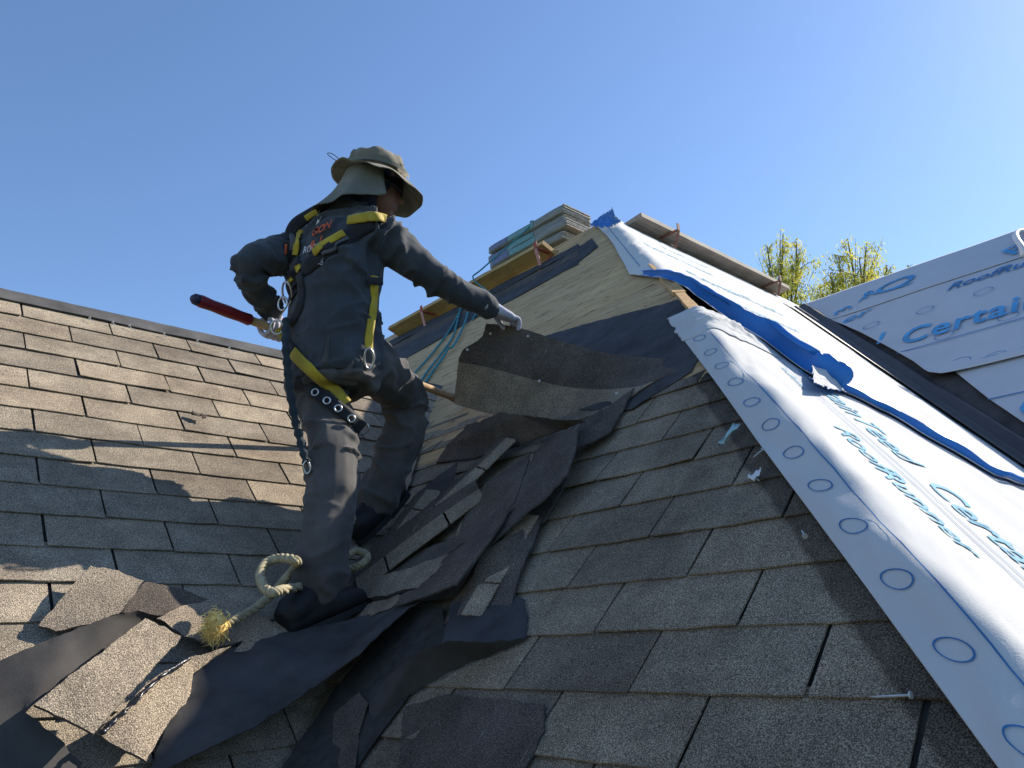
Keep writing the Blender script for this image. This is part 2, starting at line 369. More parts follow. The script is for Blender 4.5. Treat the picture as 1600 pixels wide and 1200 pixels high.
def patch(pts, plane, h0=.012, thick=.003, sub=3, amp=.006, f=7, mats=None, name='felt_sheet', parent=None, smooth=True, rag=.004):
    """outline (pixels, height above the plane) -> thin sheet with its own thickness"""
    P = [plane.px(p[0], p[1], (p[2] if len(p) > 2 else h0)) for p in pts]
    bm = bmesh.new(); vs = [bm.verts.new(p) for p in P]; fc = bm.faces.new(vs)
    bmesh.ops.triangulate(bm, faces=[fc])
    for _ in range(sub): bmesh.ops.subdivide_edges(bm, edges=[e for e in bm.edges if e.calc_length() > .02], cuts=1, use_grid_fill=True)
    bmesh.ops.triangulate(bm, faces=bm.faces[:])
    inner = [v for v in bm.verts if not v.is_boundary]
    for _ in range(6): bmesh.ops.smooth_vert(bm, verts=inner, factor=.5, use_axis_x=True, use_axis_y=True, use_axis_z=True)
    for v in bm.verts: v.co += plane.n*amp*(nz(v.co, f)+.5*nz(v.co, f*2.7))
    for v in bm.verts:
        if v.is_boundary: v.co += rag*V((nz(v.co, 55), nz(v.co+V((7,0,0)), 55), nz(v.co+V((0,9,0)), 55)))
    bm.normal_update()
    if sum((fc.normal.dot(plane.n) for fc in bm.faces)) < 0: bmesh.ops.reverse_faces(bm, faces=bm.faces[:])
    bm.normal_update()
    r = bmesh.ops.extrude_face_region(bm, geom=bm.faces[:]); top = set(bm.faces)
    ex = [g_ for g_ in r['geom'] if isinstance(g_, bmesh.types.BMVert)]
    for v in ex: v.co -= plane.n*thick
    bmesh.ops.recalc_face_normals(bm, faces=bm.faces[:])
    me = bpy.data.meshes.new(name); bm.to_mesh(me); bm.free()
    for m_ in (mats if isinstance(mats, (list, tuple)) else [mats]): me.materials.append(m_)
    me.polygons.foreach_set('use_smooth', [True]*len(me.polygons)); me.set_sharp_from_angle(angle=.7)
    if len(me.materials) > 1:
        for p in me.polygons: p.material_index = 0 if p.normal.dot(plane.n) > .2 else 1
    return link(name, me, parent)
o = patch([(1062,468),(1075,490),(1092,520),(1096,548),(1080,580),(985,640),(900,640),(820,640),(780,600),(852,524),(930,502)], PR, .011, .003, 4, .0015, 5, MAT['feltnavy'], 'felt_patch', slopeR); o['label'] = 'navy felt left on the bare plywood'
patch([(596,552),(640,528),(720,488),(800,448),(880,402),(925,372),(934,385),(900,412),(858,436),(800,468),(735,500),(690,528),(640,556),(590,584)], PR, .013, .004, 4, .004, 9, MAT['felt'], 'felt_strip', slopeR)
for k, (y0, dy) in enumerate(((538,4),(548,5),(560,3))):
    pts = []
    for i in range(9):
        x = 600+i*38; pts.append((x, y0-(x-600)*.515+4*nz((i*1.3, k*5, 0)), .022-.004*k))
    for i in range(8, -1, -1):
        x = 600+i*38; pts.append((x, y0+8-(x-600)*.515+5*nz((i*1.7, k*5, 3)), .018-.004*k))
    patch(pts, PR, .02, .004, 2, .004, 11, MAT['headlap' if k % 2 else 'felt'], 'torn_shingle_edge', slopeR)
# splintered hip edge board
m = MB()
for i in range(7):
    z0 = 2.22+i*.11; d = V((1,1,1)).normalized()
    m.box(V((z0, z0-HIP, z0))+V((0,0,.006+.004*rg.random())), d*(.09+.03*rg.random()), V((1,-1,0)).normalized()*(.018+.012*rg.random()), V((-.3,-.3,.6))*.012)
m.build('hip_edge_board', MAT['rawwood'], slopeR)
# valley metal between the sunlit slope and the far slope
va, vb = V((X2,Z2-HIP,Z2)), V(((EAVE-Z2)/M2+X2, EAVE-HIP, EAVE)); vd = (vb-va).normalized()
m = MB(); P = []
eH = (V((1,0,0)) - vd*vd.x).normalized()*-1; e2 = (V((0,-1,0)) - vd*vd.dot(V((0,-1,0)))).normalized()
for i in range(40):
    p = va.lerp(vb, i/39); up = (PH.n+P2.n).normalized()
    P.append([p+eH*.16+PH.n*.034, p+eH*.07+PH.n*.034, p+eH*.03+up*.03, p+up*.055, p+e2*.03+up*.03, p+e2*.10+P2.n*.03, p+e2*.12+P2.n*.014])
m.grid(P, .002, PH.n).build('valley_flashing', MAT['flash'], house, False)

# ------------------------------------------------------------------ white underlayment over the hip
def vmax(z): return (X2+(z-Z2)/M2 if z <= Z2 else X2+(z-Z2)*4.8) - z - .06
def sp(v, r): return v if v > 20*r else r*math.log1p(math.exp(v/r))
def mem_pt(z, v, h, wr=1.0):
    """z = height of the line, v = run on the sunlit slope (>0) or over the hip on the shaded slope (<0)"""
    r = .014; p = V((z+sp(v, r), z-HIP+sp(-v, r), z))
    t = max(0, min(1, .5+v/.16)); n = (PR.n*(1-t)+PH.n*t).normalized()
    near = math.exp(-(v/.16)**2)
    k = V((z*1.0, v*3.0, 0)); q = V((z*7, v*7, 4))
    b = .007*near + wr*(.011*near*noise.noise(V((z*5+v*6, v*9, 1.3))) + .010*near*(.5-abs(noise.noise(V((z*9-v*16, v*7+z*2, 7))))) + .005*noise.noise(k*2.1) + .0025*noise.noise(q) + .003*(.5-abs(noise.noise(V((z*13+v*4, v*11-z*3, 8)))))*math.exp(-(v/.5)**2))
    return p + n*(h+b)
def sheetHV(zlo, zhi, ov, na, nb_, h, mat, name, wr=1.0, vcap=None, pw=1.6):
    P = []
    for i in range(na):
        a = (i/(na-1))**pw; row = []
        zl, zh = zlo(a), zhi(a)
        for j in range(nb_):
            z = lerp(zl, zh, j/(nb_-1)); vm = vmax(z) if vcap is None else min(vmax(z), vcap)
            row.append(mem_pt(z, -ov(z)+a*(vm+ov(z)), h, wr))
        P.append(row)
    return MB().grid(P, .0025, (PH.n+PR.n), 0, 1).build(name, [MAT['mem'], MAT['memblue']], None, True)
seam = []
for x, y in [(1060,458),(1130,492),(1200,535),(1262,580),(1320,612),(1400,650),(1450,680),(1500,708),(1570,748)]:
    p = PH.px(x, y, .02); seam.append((p.x-p.z, p.z))
seam[0] = (0.0, 2.62)
OVU = lambda z: .14+.02*math.sin(z*3)+.015*noise.noise(V((z*2.2, 5, 5)))
def amap(v, z): return (v+OVU(z))/(vmax(z)+OVU(z))
seam_a = [(0, 2.93), (amap(-.05, 2.75), 2.74)] + [(amap(v, z), z) for v, z in seam] + [(1.0, 1.55)]
lower = sheetHV(lambda a: -.9, lambda a: interp([(0, 2.16), (.03, 2.24), (.1, 2.27), (.25, 2.33), (.42, 2.12), (.62, 1.98), (1, 1.60)], a), lambda z: .118+.006*noise.noise(V((z*3, 2, 2))), 70, 190, .006, 'mem', 'underlayment_sheet', 1.25)
tag(lower, 'white underlayment sheet folded over the hip, its edge printed with blue circles', 'underlayment')
upper = sheetHV(lambda a: interp(seam_a, a), lambda a: ZR+.012, OVU, 80, 60, .018, 'mem', 'underlayment_sheet', 1.0)
tag(upper, 'white underlayment sheet reaching the peak, lower edge curled to show blue underside', 'underlayment')
# blue curled edge of the upper sheet
def curl_pt(a, th, r):
    z = interp(seam_a, a); v = -OVU(z)+a*(vmax(z)+OVU(z))
    c = mem_pt(z, v, .02) ; dz = .01
    dn = (PH.up*-1).normalized(); n = PH.n
    c = c + n*(r)
    return c + (dn*math.sin(th) - n*math.cos(th))*r
m = MB(); P = []; N = 70; a0 = amap(-.10, 2.86); a1 = amap(seam[4][0]-.03, seam[4][1])
for i in range(N):
    t = i/(N-1); a = lerp(a0, a1, t); r = interp([(0, .014), (.15, .024), (.5, .038), (.85, .048), (1, .052)], t)*(1+.10*noise.noise(V((t*8, 0, 0))))
    P.append([curl_pt(a, th*math.pi/180, r*(1-.18*k/12)*(1+.13*noise.noise(V((t*14, th*.012, 2)))+.06*noise.noise(V((t*40, th*.03, 5))))) for k, th in enumerate(range(0, 236, 18))])
curl = m.grid(P, .002).build('curled_edge', MAT['memblue'], upper, True)
m = MB(); P = []
for i in range(60):
    a = lerp(a1, .99, i/59); r = .012+.006*noise.noise(V((i*.21, 3, 0)))
    P.append([curl_pt(a, th*math.pi/180, r) for th in range(0, 241, 30)])
m.grid(P, .0015).build('curled_edge', MAT['memblue'], upper, True)
# torn white tongue at the end of the curl
def crumple(name, pts, parent, mat, h, amp, plane=PH, seg=4, f=16, th=.002):
    return patch([(x, y, hh) for x, y, hh in pts], plane, h, th, seg, amp, f, mat, name, parent)
crumple('torn_tongue', [(1268,566,.05),(1290,580,.05),(1322,604,.03),(1324,612,.02),(1300,608,.03),(1272,598,.05)], upper, [MAT['mem'], MAT['memblue']], .03, .010)
# crumpled top corner of the lower sheet
def corner_fold():
    P = []
    for i in range(64):
        t = i/63; row = []
        for j in range(40):
            u = j/39; ed = math.sin(math.pi*min(1, u*1.02))*math.sin(math.pi*min(1, t*.98+.02))
            z = 2.08+.21*u+.07*t-.10*t*t+.012*noise.noise(V((t*5, u*5, 9))); v = -.125+t*.50+.02*noise.noise(V((u*6, t*3, 2)))
            w_ = u*7+t*2.0+1.6*noise.noise(V((t*2.5, u*2.5, 0)))
            fold = ed*(.020 + .020*(1-abs(math.sin(w_)))**2.2*(1-.4*t) + .012*noise.noise(V((t*7, u*9, 3))) + .006*noise.noise(V((t*22, u*25, 6))))
            row.append(mem_pt(z, v, .010+max(-.004, fold), .8))
        P.append(row)
    return MB().grid(P, .002, PH.n, 0, 1).build('crumpled_corner', [MAT['mem'], MAT['memblue']], lower, True)
corner_fold()
crumple('crumpled_tip', [(922,352,.03),(935,340,.06),(947,334,.10),(957,325,.16),(961,338,.10),(972,346,.06),(960,352,.04),(940,356,.03)], upper, [MAT['memblue'], MAT['mem']], .03, .022, PR, 4, 22)
# print on the sheets
def glyphs(txt, shear=0, bold=0, space=1):
    c = bpy.data.curves.new('t', 'FONT'); c.body = txt; c.size = 1; c.shear = shear; c.offset = bold; c.space_character = space; c.resolution_u = 3
    o = bpy.data.objects.new('t', c); COL.objects.link(o); dg = bpy.context.evaluated_depsgraph_get(); dg.update()
    me = bpy.data.meshes.new_from_object(o.evaluated_get(dg)); vs = [v.co.copy() for v in me.vertices]; fs = [tuple(p.vertices) for p in me.polygons]
    bpy.data.objects.remove(o); bpy.data.curves.remove(c); bpy.data.meshes.remove(me)
    return vs, fs
def print_on(name, txt, fn, parent, mat, **k):
    vs, fs = glyphs(txt, **k); bm = bmesh.new()
    bv = [bm.verts.new(v) for v in vs]
    for f in fs:
        try: bm.faces.new([bv[i] for i in f])
        except ValueError: pass
    bmesh.ops.triangulate(bm, faces=bm.faces[:])
    for v in bm.verts: v.co = fn(v.co.x, v.co.y)
    me = bpy.data.meshes.new(name); bm.to_mesh(me); bm.free(); me.materials.append(mat); return link(name, me, parent)
Q3 = 1/math.sqrt(3)
def on_low(z0, v0, size, flip=1):
    # lettering runs down along the hip; letters stand across the sheet
    def f(x, y):
        z = z0 - x*size*Q3; return mem_pt(z, v0 + y*size*1.22, .0085, 1.25)
    return f
def on_up(z0, v0, size, ang=0):
    def f(x, y):
        X = x*size; Y = y*size; return mem_pt(z0 + Y*S2, v0 + X - Y*S2, .0205)
    return f
for z0, v0, sz, t_ in ((2.02,.44,.17,'CertainTeed'),(1.45,.44,.17,'CertainTeed'),(1.60,.185,.13,'RoofRunner'),(1.12,.185,.13,'RoofRunner'),(.75,.44,.17,'CertainTeed'),(1.95,.27,.05,'RoofRunner')):
    print_on('printed_lettering', t_, on_low(z0, v0, sz), lower, MAT['inklight'], shear=.2, bold=.012)
for z0, v0, sz, t_ in ((3.55,.16,.16,'RoofRunner'),(3.1,.42,.2,'CertainTeed'),(2.72,.62,.13,'RoofRunner'),(3.9,.5,.12,'RoofRunner')):
    print_on('printed_lettering', t_, on_up(z0, v0, sz), upper, MAT['inklight'], shear=.2, bold=.012)
def ring_on(cz, cv, r, fn, w_=.0035, wob=0):
    P = []
    for k in range(29):
        an = 2*math.pi*k/28; rr = r*(1+wob*math.cos(3*an)); P.append([fn(cz+math.sin(an)*q*rr*.72, cv+math.cos(an)*q*rr) for q in (1-w_/r, 1+w_/r)])
    return P
m = MB(); lowf = lambda z, v: mem_pt(z, v, .0085, 1.25)
z = -.2; k = 0
while z < 2.1:
    m.grid(ring_on(z, -.066, .021, lowf, .0013, .16 if k == 9 else 0)); z += .098; k += 1
for v0 in (-.022, .33, .37):
    m.grid([[lowf(-.4+i*.025, v0+q) for q in (-.0014, .0014)] for i in range(102)])
m.build('printed_marks', MAT['inkdark'], lower)
m = MB(); m.grid([[mem_pt(2.95+i*.03, -.07+q, .0202) for q in (-.002, .002)] for i in range(50)])
m.grid([[mem_pt(4.25, .05+i*.05+q*0, .0202) + PH.up*q for q in (-.002,.002)] for i in range(55)]); m.build('printed_marks', MAT['inkdark'], upper)

# ------------------------------------------------------------------ far slope sheets
def sheet2(name, left, right_dy, mat, h, label, lift=0, amp=.006):
    A = [P2.px(x, y, hh) for x, y, hh in left]; P = []
    for i in range(40):
        u = i/39; a = poly_at(A, u); row = []
        for j in range(60):
            v = (j/59)**1.7; p = a + V((0, -5.5, 0))*v
            hb = lift*math.exp(-v*60) ; row.append(p + P2.n*(h+hb+amp*(noise.noise(V((p.y*1.2, p.z*3, 1)))+.4*noise.noise(V((p.y*4, p.z*9, 2))))))
        P.append(row)
    return tag(MB().grid(P, .003, P2.n).build(name, MAT[mat], None, True), label, 'underlayment')
s3 = sheet2('underlayment_sheet', [(1488,578,0),(1500,588,0),(1545,625,0),(1600,662,0),(1700,730,0),(1900,870,0),(2300,1160,0)], 4, 'memgrey', .010, 'pale underlayment sheet lowest on the shaded far slope')
s2 = sheet2('underlayment_sheet', [(1290,496,0),(1302,504,0),(1345,523,0),(1399,552,0),(1430,570,.004),(1452,587,.012),(1474,590,.014)], 4, 'memgrey', .020, 'pale underlayment sheet with big blue lettering across the far slope', .012)
s1 = sheet2('underlayment_sheet', [(1262,479,0),(1268,485,0),(1282,491,0),(1290,497,0),(1297,502.5,0),(1303,503,0)], 4, 'memgrey', .030, 'pale underlayment sheet lapped along the ridge of the far slope', .006)
def on_p2(px, py, size, h, rot=0, asp=1.0):
    o = P2.px(px, py, h); c, s_ = math.cos(rot), math.sin(rot)
    return lambda x, y: o + (P2.u*(x*c*asp-y*s_) + P2.up*(x*s_*asp+y*c))*size + P2.n*.0
print_on('printed_lettering', 'CertainTeed', on_p2(1404, 540, .33, .031, .02, .80), s2, MAT['ink'], bold=.02, space=1.08)
print_on('printed_lettering', 'l', on_p2(1367, 538, .24, .031), s2, MAT['ink'], bold=.02)
print_on('printed_lettering', 'RoofRunner', on_p2(1477, 455, .165, .031, .0, 1.0), s2, MAT['inkdark'], shear=.3, bold=.012)
print_on('printed_lettering', 'er', on_p2(1312, 508, .21, .031, .2, 1.2), s2, MAT['ink'], shear=.3, bold=.006)
print_on('printed_lettering', '3', on_p2(1330, 482, .20, .041, 1.9, 1.2), s1, MAT['ink'], bold=.01)
print_on('printed_lettering', '/', on_p2(1339, 473, .26, .041, .0, 1), s1, MAT['ink'], bold=0)
print_on('printed_lettering', 'R', on_p2(1348, 468, .2, .041, .3, 1), s1, MAT['ink'], bold=0)
print_on('printed_lettering', 'Q', on_p2(1364, 464, .28, .041, .2, 1.5), s1, MAT['ink'], bold=.005)
print_on('printed_lettering', 'RR', on_p2(1580, 400, .26, .041, .6, 1.2), s1, MAT['ink'], bold=.005)
m = MB()
for (x, y) in ((1361,508),(1536,455),(1475,524),(1445,484),(1575,494),(1500,565),(1556,556)):
    c = P2.px(x, y, .031); m.grid([[c+(P2.u*math.cos(k*math.pi/10)*1.2+P2.up*math.sin(k*math.pi/10))*r for r in (.047,.052)] for k in range(21)])
for a, b in (((1400,552),(1640,487)), ((1462,578),(1640,536))):
    p, q = P2.px(*a, .031), P2.px(*b, .031); q.x = p.x; q.z = p.z
    q = p+V((0,-3,0)); m.grid([[lerp(p, q, i/20)+P2.up*t for t in (-.005,.005)] for i in range(21)])
m.build('printed_marks', MAT['inkdark'], s2)
m = MB(); p = P2.px(1543, 624, .021); m.grid([[p+V((0,-3,0))*(i/20)+P2.up*t for t in (-.005,.005)] for i in range(21)]); m.build('printed_marks', MAT['inkdark'], s3)
print_on('printed_lettering', 'CertainTeed', on_p2(1588, 652, .26, .021), s3, MAT['ink'], bold=.02)
# anchor hook over the far ridge
hk = spline([P2.px(1600, 398, .05), P2.px(1596, 385, .08), P2.px(1590, 376, .09), P2.px(1587, 368, .09), P2.px(1590, 363, .08), P2.px(1600, 361, .05)], 20)
tag(MB().tube(hk, .022, 8).build('anchor_hook', simple('white_coated_steel', (.75,.68,.64), .4, .1), None, True), 'bent white hook clipped over the ridge of the far slope', 'hook')

# ------------------------------------------------------------------ toe boards, brackets
def plank(name, c, dx, dy, dz, mat, label):
    m = MB(); n = 14; P = []
    for i in range(n+1):
        t = -1+2*i/n; o = c+dx*t+dz*.12*noise.noise(V((t*2, c.x, 0)))
        j = .0 if 0 < i < n else .003
        P.append([o-dy-dz, o+dy-dz, o+dy+dz, o-dy+dz])
    m.rings(P); return tag(m.build(name, MAT[mat]), label, 'plank')
plank('toe_board', V((4.115, 4.28, 4.222)), V((0,1.17,0)), V((.085,0,-.03)), V((.006,0,.019)), 'lumber', 'yellow lumber toe board below the stacked shingle bundles')
plank('toe_board', V((5.75, 2.585, 4.415)), V((1.17,0,0)), V((0,.095,-.01)), V((0,.003,.02)), 'greywood', 'weathered grey toe board on brackets above the white underlayment')
def bracket(name, base, out, side, up, mats, label, L=.20):
    """triangular roof bracket: strap on the roof, arm under the plank, riser"""
    t = empty(name, base, label, 'roof bracket', 'roof brackets holding the toe boards')
    sl = (V((0,0,1)) - up*up.z).normalized()
    def bar(a, b, w_, th, nm, mat):
        d = (b-a)/2; n = d.cross(side).normalized(); MB().box((a+b)/2, d, side*w_, n*th).build(nm, mat, t)
    p0 = base - sl*.05 + up*.008; p1 = base + sl*.24 + up*.008
    bar(p0, p1, .016, .003, 'roof_strap', MAT[mats[0]])
    tip = base + sl*.16 + up*.004 + out*L
    bar(base+sl*.16+up*.012, tip, .016, .004, 'arm', MAT[mats[0]])
    bar(p0+up*.004, tip, .016, .004, 'brace', MAT[mats[1]])
    bar(tip-V((0,0,.005)), tip+V((0,0,.06)), .016, .004, 'end_lip', MAT[mats[0]])
    return t
for px in ((636,536),(848,414)):
    q = PR.px(*px, .008); y = q.y; bracket('roof_bracket', V((4.07, y, 4.07))+PR.n*.008, V((-1,0,0)), V((0,1,0)), PR.n, ('redpaint','pinkpaint'), 'red bracket under the yellow toe board, ' + ('near its low end' if px[0] < 700 else 'beside the shingle bundles'))
for i, xx in enumerate((4.98, 6.62)):
    bracket('roof_bracket', V((xx, 2.53, 2.53+HIP))+PH.n*.03, V((0,-1,0)), V((1,0,0)), PH.n, ('rust','rust'), 'rusty bracket under the weathered toe board, ' + ('close to the roof peak' if i == 0 else 'at the end beside the tree'))

# ------------------------------------------------------------------ shingle bundles on the ridge
def bundle_mat():
    m, n, b = newmat('bundle_wrapper', .6, .35); f = noi(n, 6, 4, sc3=(1,1,6))
    c = ramp(n, [(.3, (.19,.187,.18)), (.7, (.30,.295,.28))], f).outputs[0]; n.links.new(c, b.inputs['Base Color']); bump(n, b, noi(n, 25, 3), .3, .01); return m
def print_mat(name, col):
    m, n, b = newmat(name, .5, .35); t = nd(n, 'ShaderNodeTexBrick'); mp = nd(n, 'ShaderNodeMapping'); mp.inputs['Scale'].default_value = (1,1,1)
    cx = nd(n, 'ShaderNodeCombineXYZ'); sx = nd(n, 'ShaderNodeSeparateXYZ'); n.links.new(pos(n), sx.inputs[0]); n.links.new(sx.outputs[1], cx.inputs[0]); n.links.new(sx.outputs[2], cx.inputs[1]); n.links.new(cx.outputs[0], t.inputs['Vector'])
    t.inputs['Scale'].default_value = 26; t.inputs['Mortar Size'].default_value = .06; t.inputs['Color1'].default_value = (*col,1); t.inputs['Color2'].default_value = (*[c*.75 for c in col],1); t.inputs['Mortar'].default_value = (*[min(1,c*.6+.22) for c in col],1)
    c = mix(n, t.outputs[0], tuple(min(1, x*.5+.3) for x in col), ramp(n, [(.55,(0,0,0)),(.7,(1,1,1))], noi(n, 45, 3)).outputs[0]); n.links.new(c, b.inputs['Base Color']); return m
MAT['wrap'] = bundle_mat(); MAT['teal'] = print_mat('teal_print', (.05,.26,.27)); MAT['indigo'] = print_mat('indigo_print', (.05,.07,.24)); MAT['paper'] = simple('papery_layers', (.46,.42,.37), .85, .3, 30, .5, 80)
def bundle(x, y, z, ln, label, printed=True, droop=.5):
    t = empty('shingle_bundle', (x, y, z-.039), label, 'shingle bundle', 'shingle bundles stacked on the ridge')
    def bend(p): return V((p.x, p.y, p.z - droop*max(0, p.x-x)**2 - .012*noise.noise(V((p.y*3, z*9, 0)))))
    hx, hz = .18, .0385; P = []
    for i in range(25):
        yy = y-ln/2+ln*i/24; r = .004 if i in (0, 24) else 0
        sec = [(-hx+r,-hz+.008),(-hx+.008,-hz+r),(-hx*.3,-hz+r),(hx*.3,-hz+r),(hx-.008,-hz+r),(hx-r,-hz+.008),(hx-r,hz-.008),(hx-.008,hz-r),(hx*.3,hz-r),(-hx*.3,hz-r),(-hx+.008,hz-r),(-hx+r,hz-.008)]
        P.append([bend(V((x+a+.006*noise.noise(V((yy*5, z*20, a*9))), yy+.004*noise.noise(V((a*20, b_*60, z))), z+b_))) for a, b_ in sec])
    MB().rings(P).build('wrapped_body', MAT['wrap'], t, True)
    m = MB()
    for q in range(6):   # frayed layered end toward the peak
        zz = z-hz+.006+q*.0125; e = rg.uniform(.004, .022)
        m.box(bend(V((x+rg.uniform(-.01,.01), y-ln/2-e/2+.001, zz))), V((hx*.97,0,rg.uniform(-.004,.004))), V((0,e/2,0)), V((0,0,.0045)))
    m.build('papery_end', MAT['paper'], t)
    if printed:
        for (a, b_, mt) in ((.02, .58, 'teal'), (.60, .97, 'indigo')):
            P = [[bend(V((x-hx-.0035+.006*noise.noise(V((yy*5, z*20, -hx*9))), yy, z+zz))) for zz in (-.030,-.015,0,.015,.030)] for yy in [y-ln/2+ln*(.36+.62*(a+(b_-a)*i/12)) for i in range(13)]]
            MB().grid(P, .001, V((-1,0,0))).build('printed_band', MAT[mt], t, True)
for k in range(4):
    bundle(4.59+(.015,-.01,.02,-.005)[k], 3.73+(.05,-.02,.03,0)[k], 4.53+k*.079, 1.04, ('grey-wrapped shingle bundle at the bottom of the stack', 'teal-printed shingle bundle second from the bottom', 'teal-printed shingle bundle second from the top', 'teal-printed shingle bundle on top of the stack')[k], k > 0, .5-.06*k)
bundle(4.60, 4.80, 4.53, 1.0, 'plain grey shingle bundle on the ridge beyond the printed stack', False)
# ------------------------------------------------------------------ teal ropes
def rope(pts, r, mat, name, label, group=None, n=60):
    return tag(MB().tube(spline(pts, n), r, 7).build(name, MAT[mat], None, True), label, 'rope', group)
rp = lambda L: [PR.px(x, y, h) for x, y, h in L]
rope(rp([(726,470,.05),(716,492,.03),(700,520,.02),(672,556,.02),(648,583,.02),(636,600,.015)]), .008, 'tealrope', 'safety_rope', 'single teal rope lying down the bare plywood by itself', None)
rope(rp([(722,472,.05),(715,500,.03),(708,525,.02),(690,552,.02),(668,580,.02),(655,600,.015)]), .008, 'tealrope', 'safety_rope', 'teal rope beside the knotted one on the bare plywood', None)
rope(rp([(733,474,.06),(728,500,.03),(710,538,.03),(700,545,.04),(694,556,.025),(675,582,.02),(662,602,.015)]), .009, 'tealrope', 'safety_rope', 'teal rope with a knot halfway down the bare plywood', None)
rope([V((4.50,3.58,4.812)), V((4.40,3.62,4.808)), V((4.385,3.66,4.74)), V((4.0,3.85,4.30)), V((3.92,3.90,4.19)), PR.px(768,462,.03), PR.px(752,478,.02), PR.px(738,500,.02)], .007, 'tealrope', 'safety_rope', 'thin teal rope tied down across the shingle bundles', None)

# ------------------------------------------------------------------ shingle strip being pulled up
ptop = [PD(756,500,3.21), PD(800,504,3.16), PD(870,525,3.02), PD(950,546,2.86), PD(1040,554,2.70), PR.px(1092,558,.02)]
pbot = [PD(705,625,3.20), PD(760,640,3.11), PD(840,655,2.93), PD(905,655,2.74), PR.px(950,637,.03), PR.px(987,612,.015)]
ptop, pbot = spline(ptop, 40), spline(pbot, 40); P = []
for i in range(60):
    u = i/59; a, b = poly_at(ptop, u), poly_at(pbot, u); row = []
    for j in range(26):
        v = j/25; p = lerp(a, b, v)
        e = interp([(0,0),(.2,9),(.28,6),(.4,-9),(.5,-10),(.8,-3),(1,0)], v)*(1-u)**6*3.2/FPX
        p = p + RT*e + PR.n*(.035*math.sin(math.pi*v)*(1-u*.6) - .02) + PR.n*.004*noise.noise(p*6)
        if i == 0: p = p + RT*.004*noise.noise(V((v*30, 0, 0)))
        row.append(p)
    P.append(row)
m = MB(); m.grid(P, .005, PR.n, 0, 2)
nfaces = 59*25
for k in range(nfaces): m.m[k] = 0 if (k % 25) < 14 else 1
strip = tag(m.build('shingle_strip', [MAT['headlap'], MAT['shloose'], MAT['shbacking']], None, False), 'long grey shingle strip peeled up off the roof and held by the worker', 'shingle')
for (i, j) in ((2,4),(1,10),(22,14),(12,2),(46,16)):
    c = P[i][j]; n_ = (P[i+1][j]-P[i][j]).cross(P[i][j+1]-P[i][j]).normalized(); n_ = n_ if n_.dot(PR.n) > 0 else -n_
    mb = MB(); mb.tube([c, c+n_*.004], [.006,.005], 8); mb.build('nail_head', MAT['galv'], strip)
# ------------------------------------------------------------------ loose shingles and felt
TOP = lambda k: [MAT[k], MAT['shbacking']]
def loose(pts, plane, mats, label, h=.02, amp=.006, th=.005, f=6, name='loose_shingle', cat='shingle', sub=4):
    return tag(patch(pts, plane, h, th, sub, amp, f, mats, name, None), label, cat)
SB, SH, HL = MAT['shbacking'], MAT['shloose'], MAT['headlap']
loose([(681,722,.02),(700,695,.05),(730,664,.09),(780,645,.12),(812,648,.12),(870,656,.10),(915,658,.07),(868,674,.05),(800,699,.025),(740,716,.015)], PR, [HL, SB], 'dark curled shingle directly under the peeled-up strip')
loose([(609,846,.02),(630,800,.03),(656,766,.04),(690,738,.05),(714,722,.05),(706,760,.05),(697,797,.04),(664,828,.025),(636,852,.015)], PR, [SB, HL], 'black shingle piece lying face down beside the front boot')
loose([(640,868,.02),(714,836,.03),(728,800,.04),(764,752,.06),(828,706,.06),(820,740,.07),(804,785,.08),(775,815,.07),(720,850,.05),(690,872,.035),(604,900,.02)], PR, [HL, SB], 'long dark shingle strip in the middle of the pile')
loose([(835,704,.06),(870,680,.07),(906,662,.08),(898,700,.09),(884,742,.09),(850,780,.08),(805,818,.08),(762,856,.08),(785,812,.08),(806,780,.075),(820,740,.065)], PR, [HL, SB], 'broad dark shingle strip folded over the pile toward the hip')
loose([(990,606,.03),(955,632,.04),(906,660,.05),(894,702,.05),(925,690,.04),(952,675,.03),(972,643,.02)], PR, [HL, SB], 'dark headlap strip running up to the end of the peeled strip', .03, .004)
loose([(547,934,.05),(570,912,.055),(596,899,.06),(650,884,.07),(702,866,.075),(680,893,.085),(652,917,.08),(600,929,.065),(556,937,.05)], PR, [SH, SB], 'light grey shingle tab poking out above the felt, upper of two')
loose([(652,917,.08),(702,866,.078),(770,815,.085),(800,790,.09),(772,838,.10),(750,866,.10),(713,912,.095),(660,934,.085),(613,948,.075),(631,927,.075)], PR, [HL, SB], 'dark headlap of the light shingle, sloping up the pile')
loose([(536,977,.04),(556,958,.045),(576,942,.05),(632,927,.06),(640,934,.062),(613,949,.055),(572,965,.045)], PR, [SH, SB], 'light grey shingle tab poking out above the felt, lower of two')
loose([(704,944,.03),(740,900,.06),(753,862,.08),(800,838,.06),(846,812,.03),(832,850,.028),(816,884,.025),(800,940,.02),(788,973,.02),(745,958,.025)], PR, [HL, SB], 'brown-grey shingle hanging down the slope below the pile')
loose([(690,1006,.05),(700,960,.05),(706,940,.05),(760,945,.025),(799,930,.015),(818,936,.012),(824,965,.012),(820,996,.015),(760,1004,.04)], PR, MAT['felt'], 'flat felt scrap with rounded corner on the grey shingles', .02, .003, .003, 6, 'felt_scrap', 'felt')
loose([(575,1096,.03),(600,1060,.06),(645,1024,.09),(697,1004,.10),(760,1003,.06),(820,996,.02),(790,1012,.018),(740,1030,.02),(690,1056,.02),(640,1085,.015),(580,1130,.012)], PR, MAT['felt'], 'buckled felt ribbon arching over the lowest torn shingles', .02, .004, .003, 6, 'felt_ribbon', 'felt')
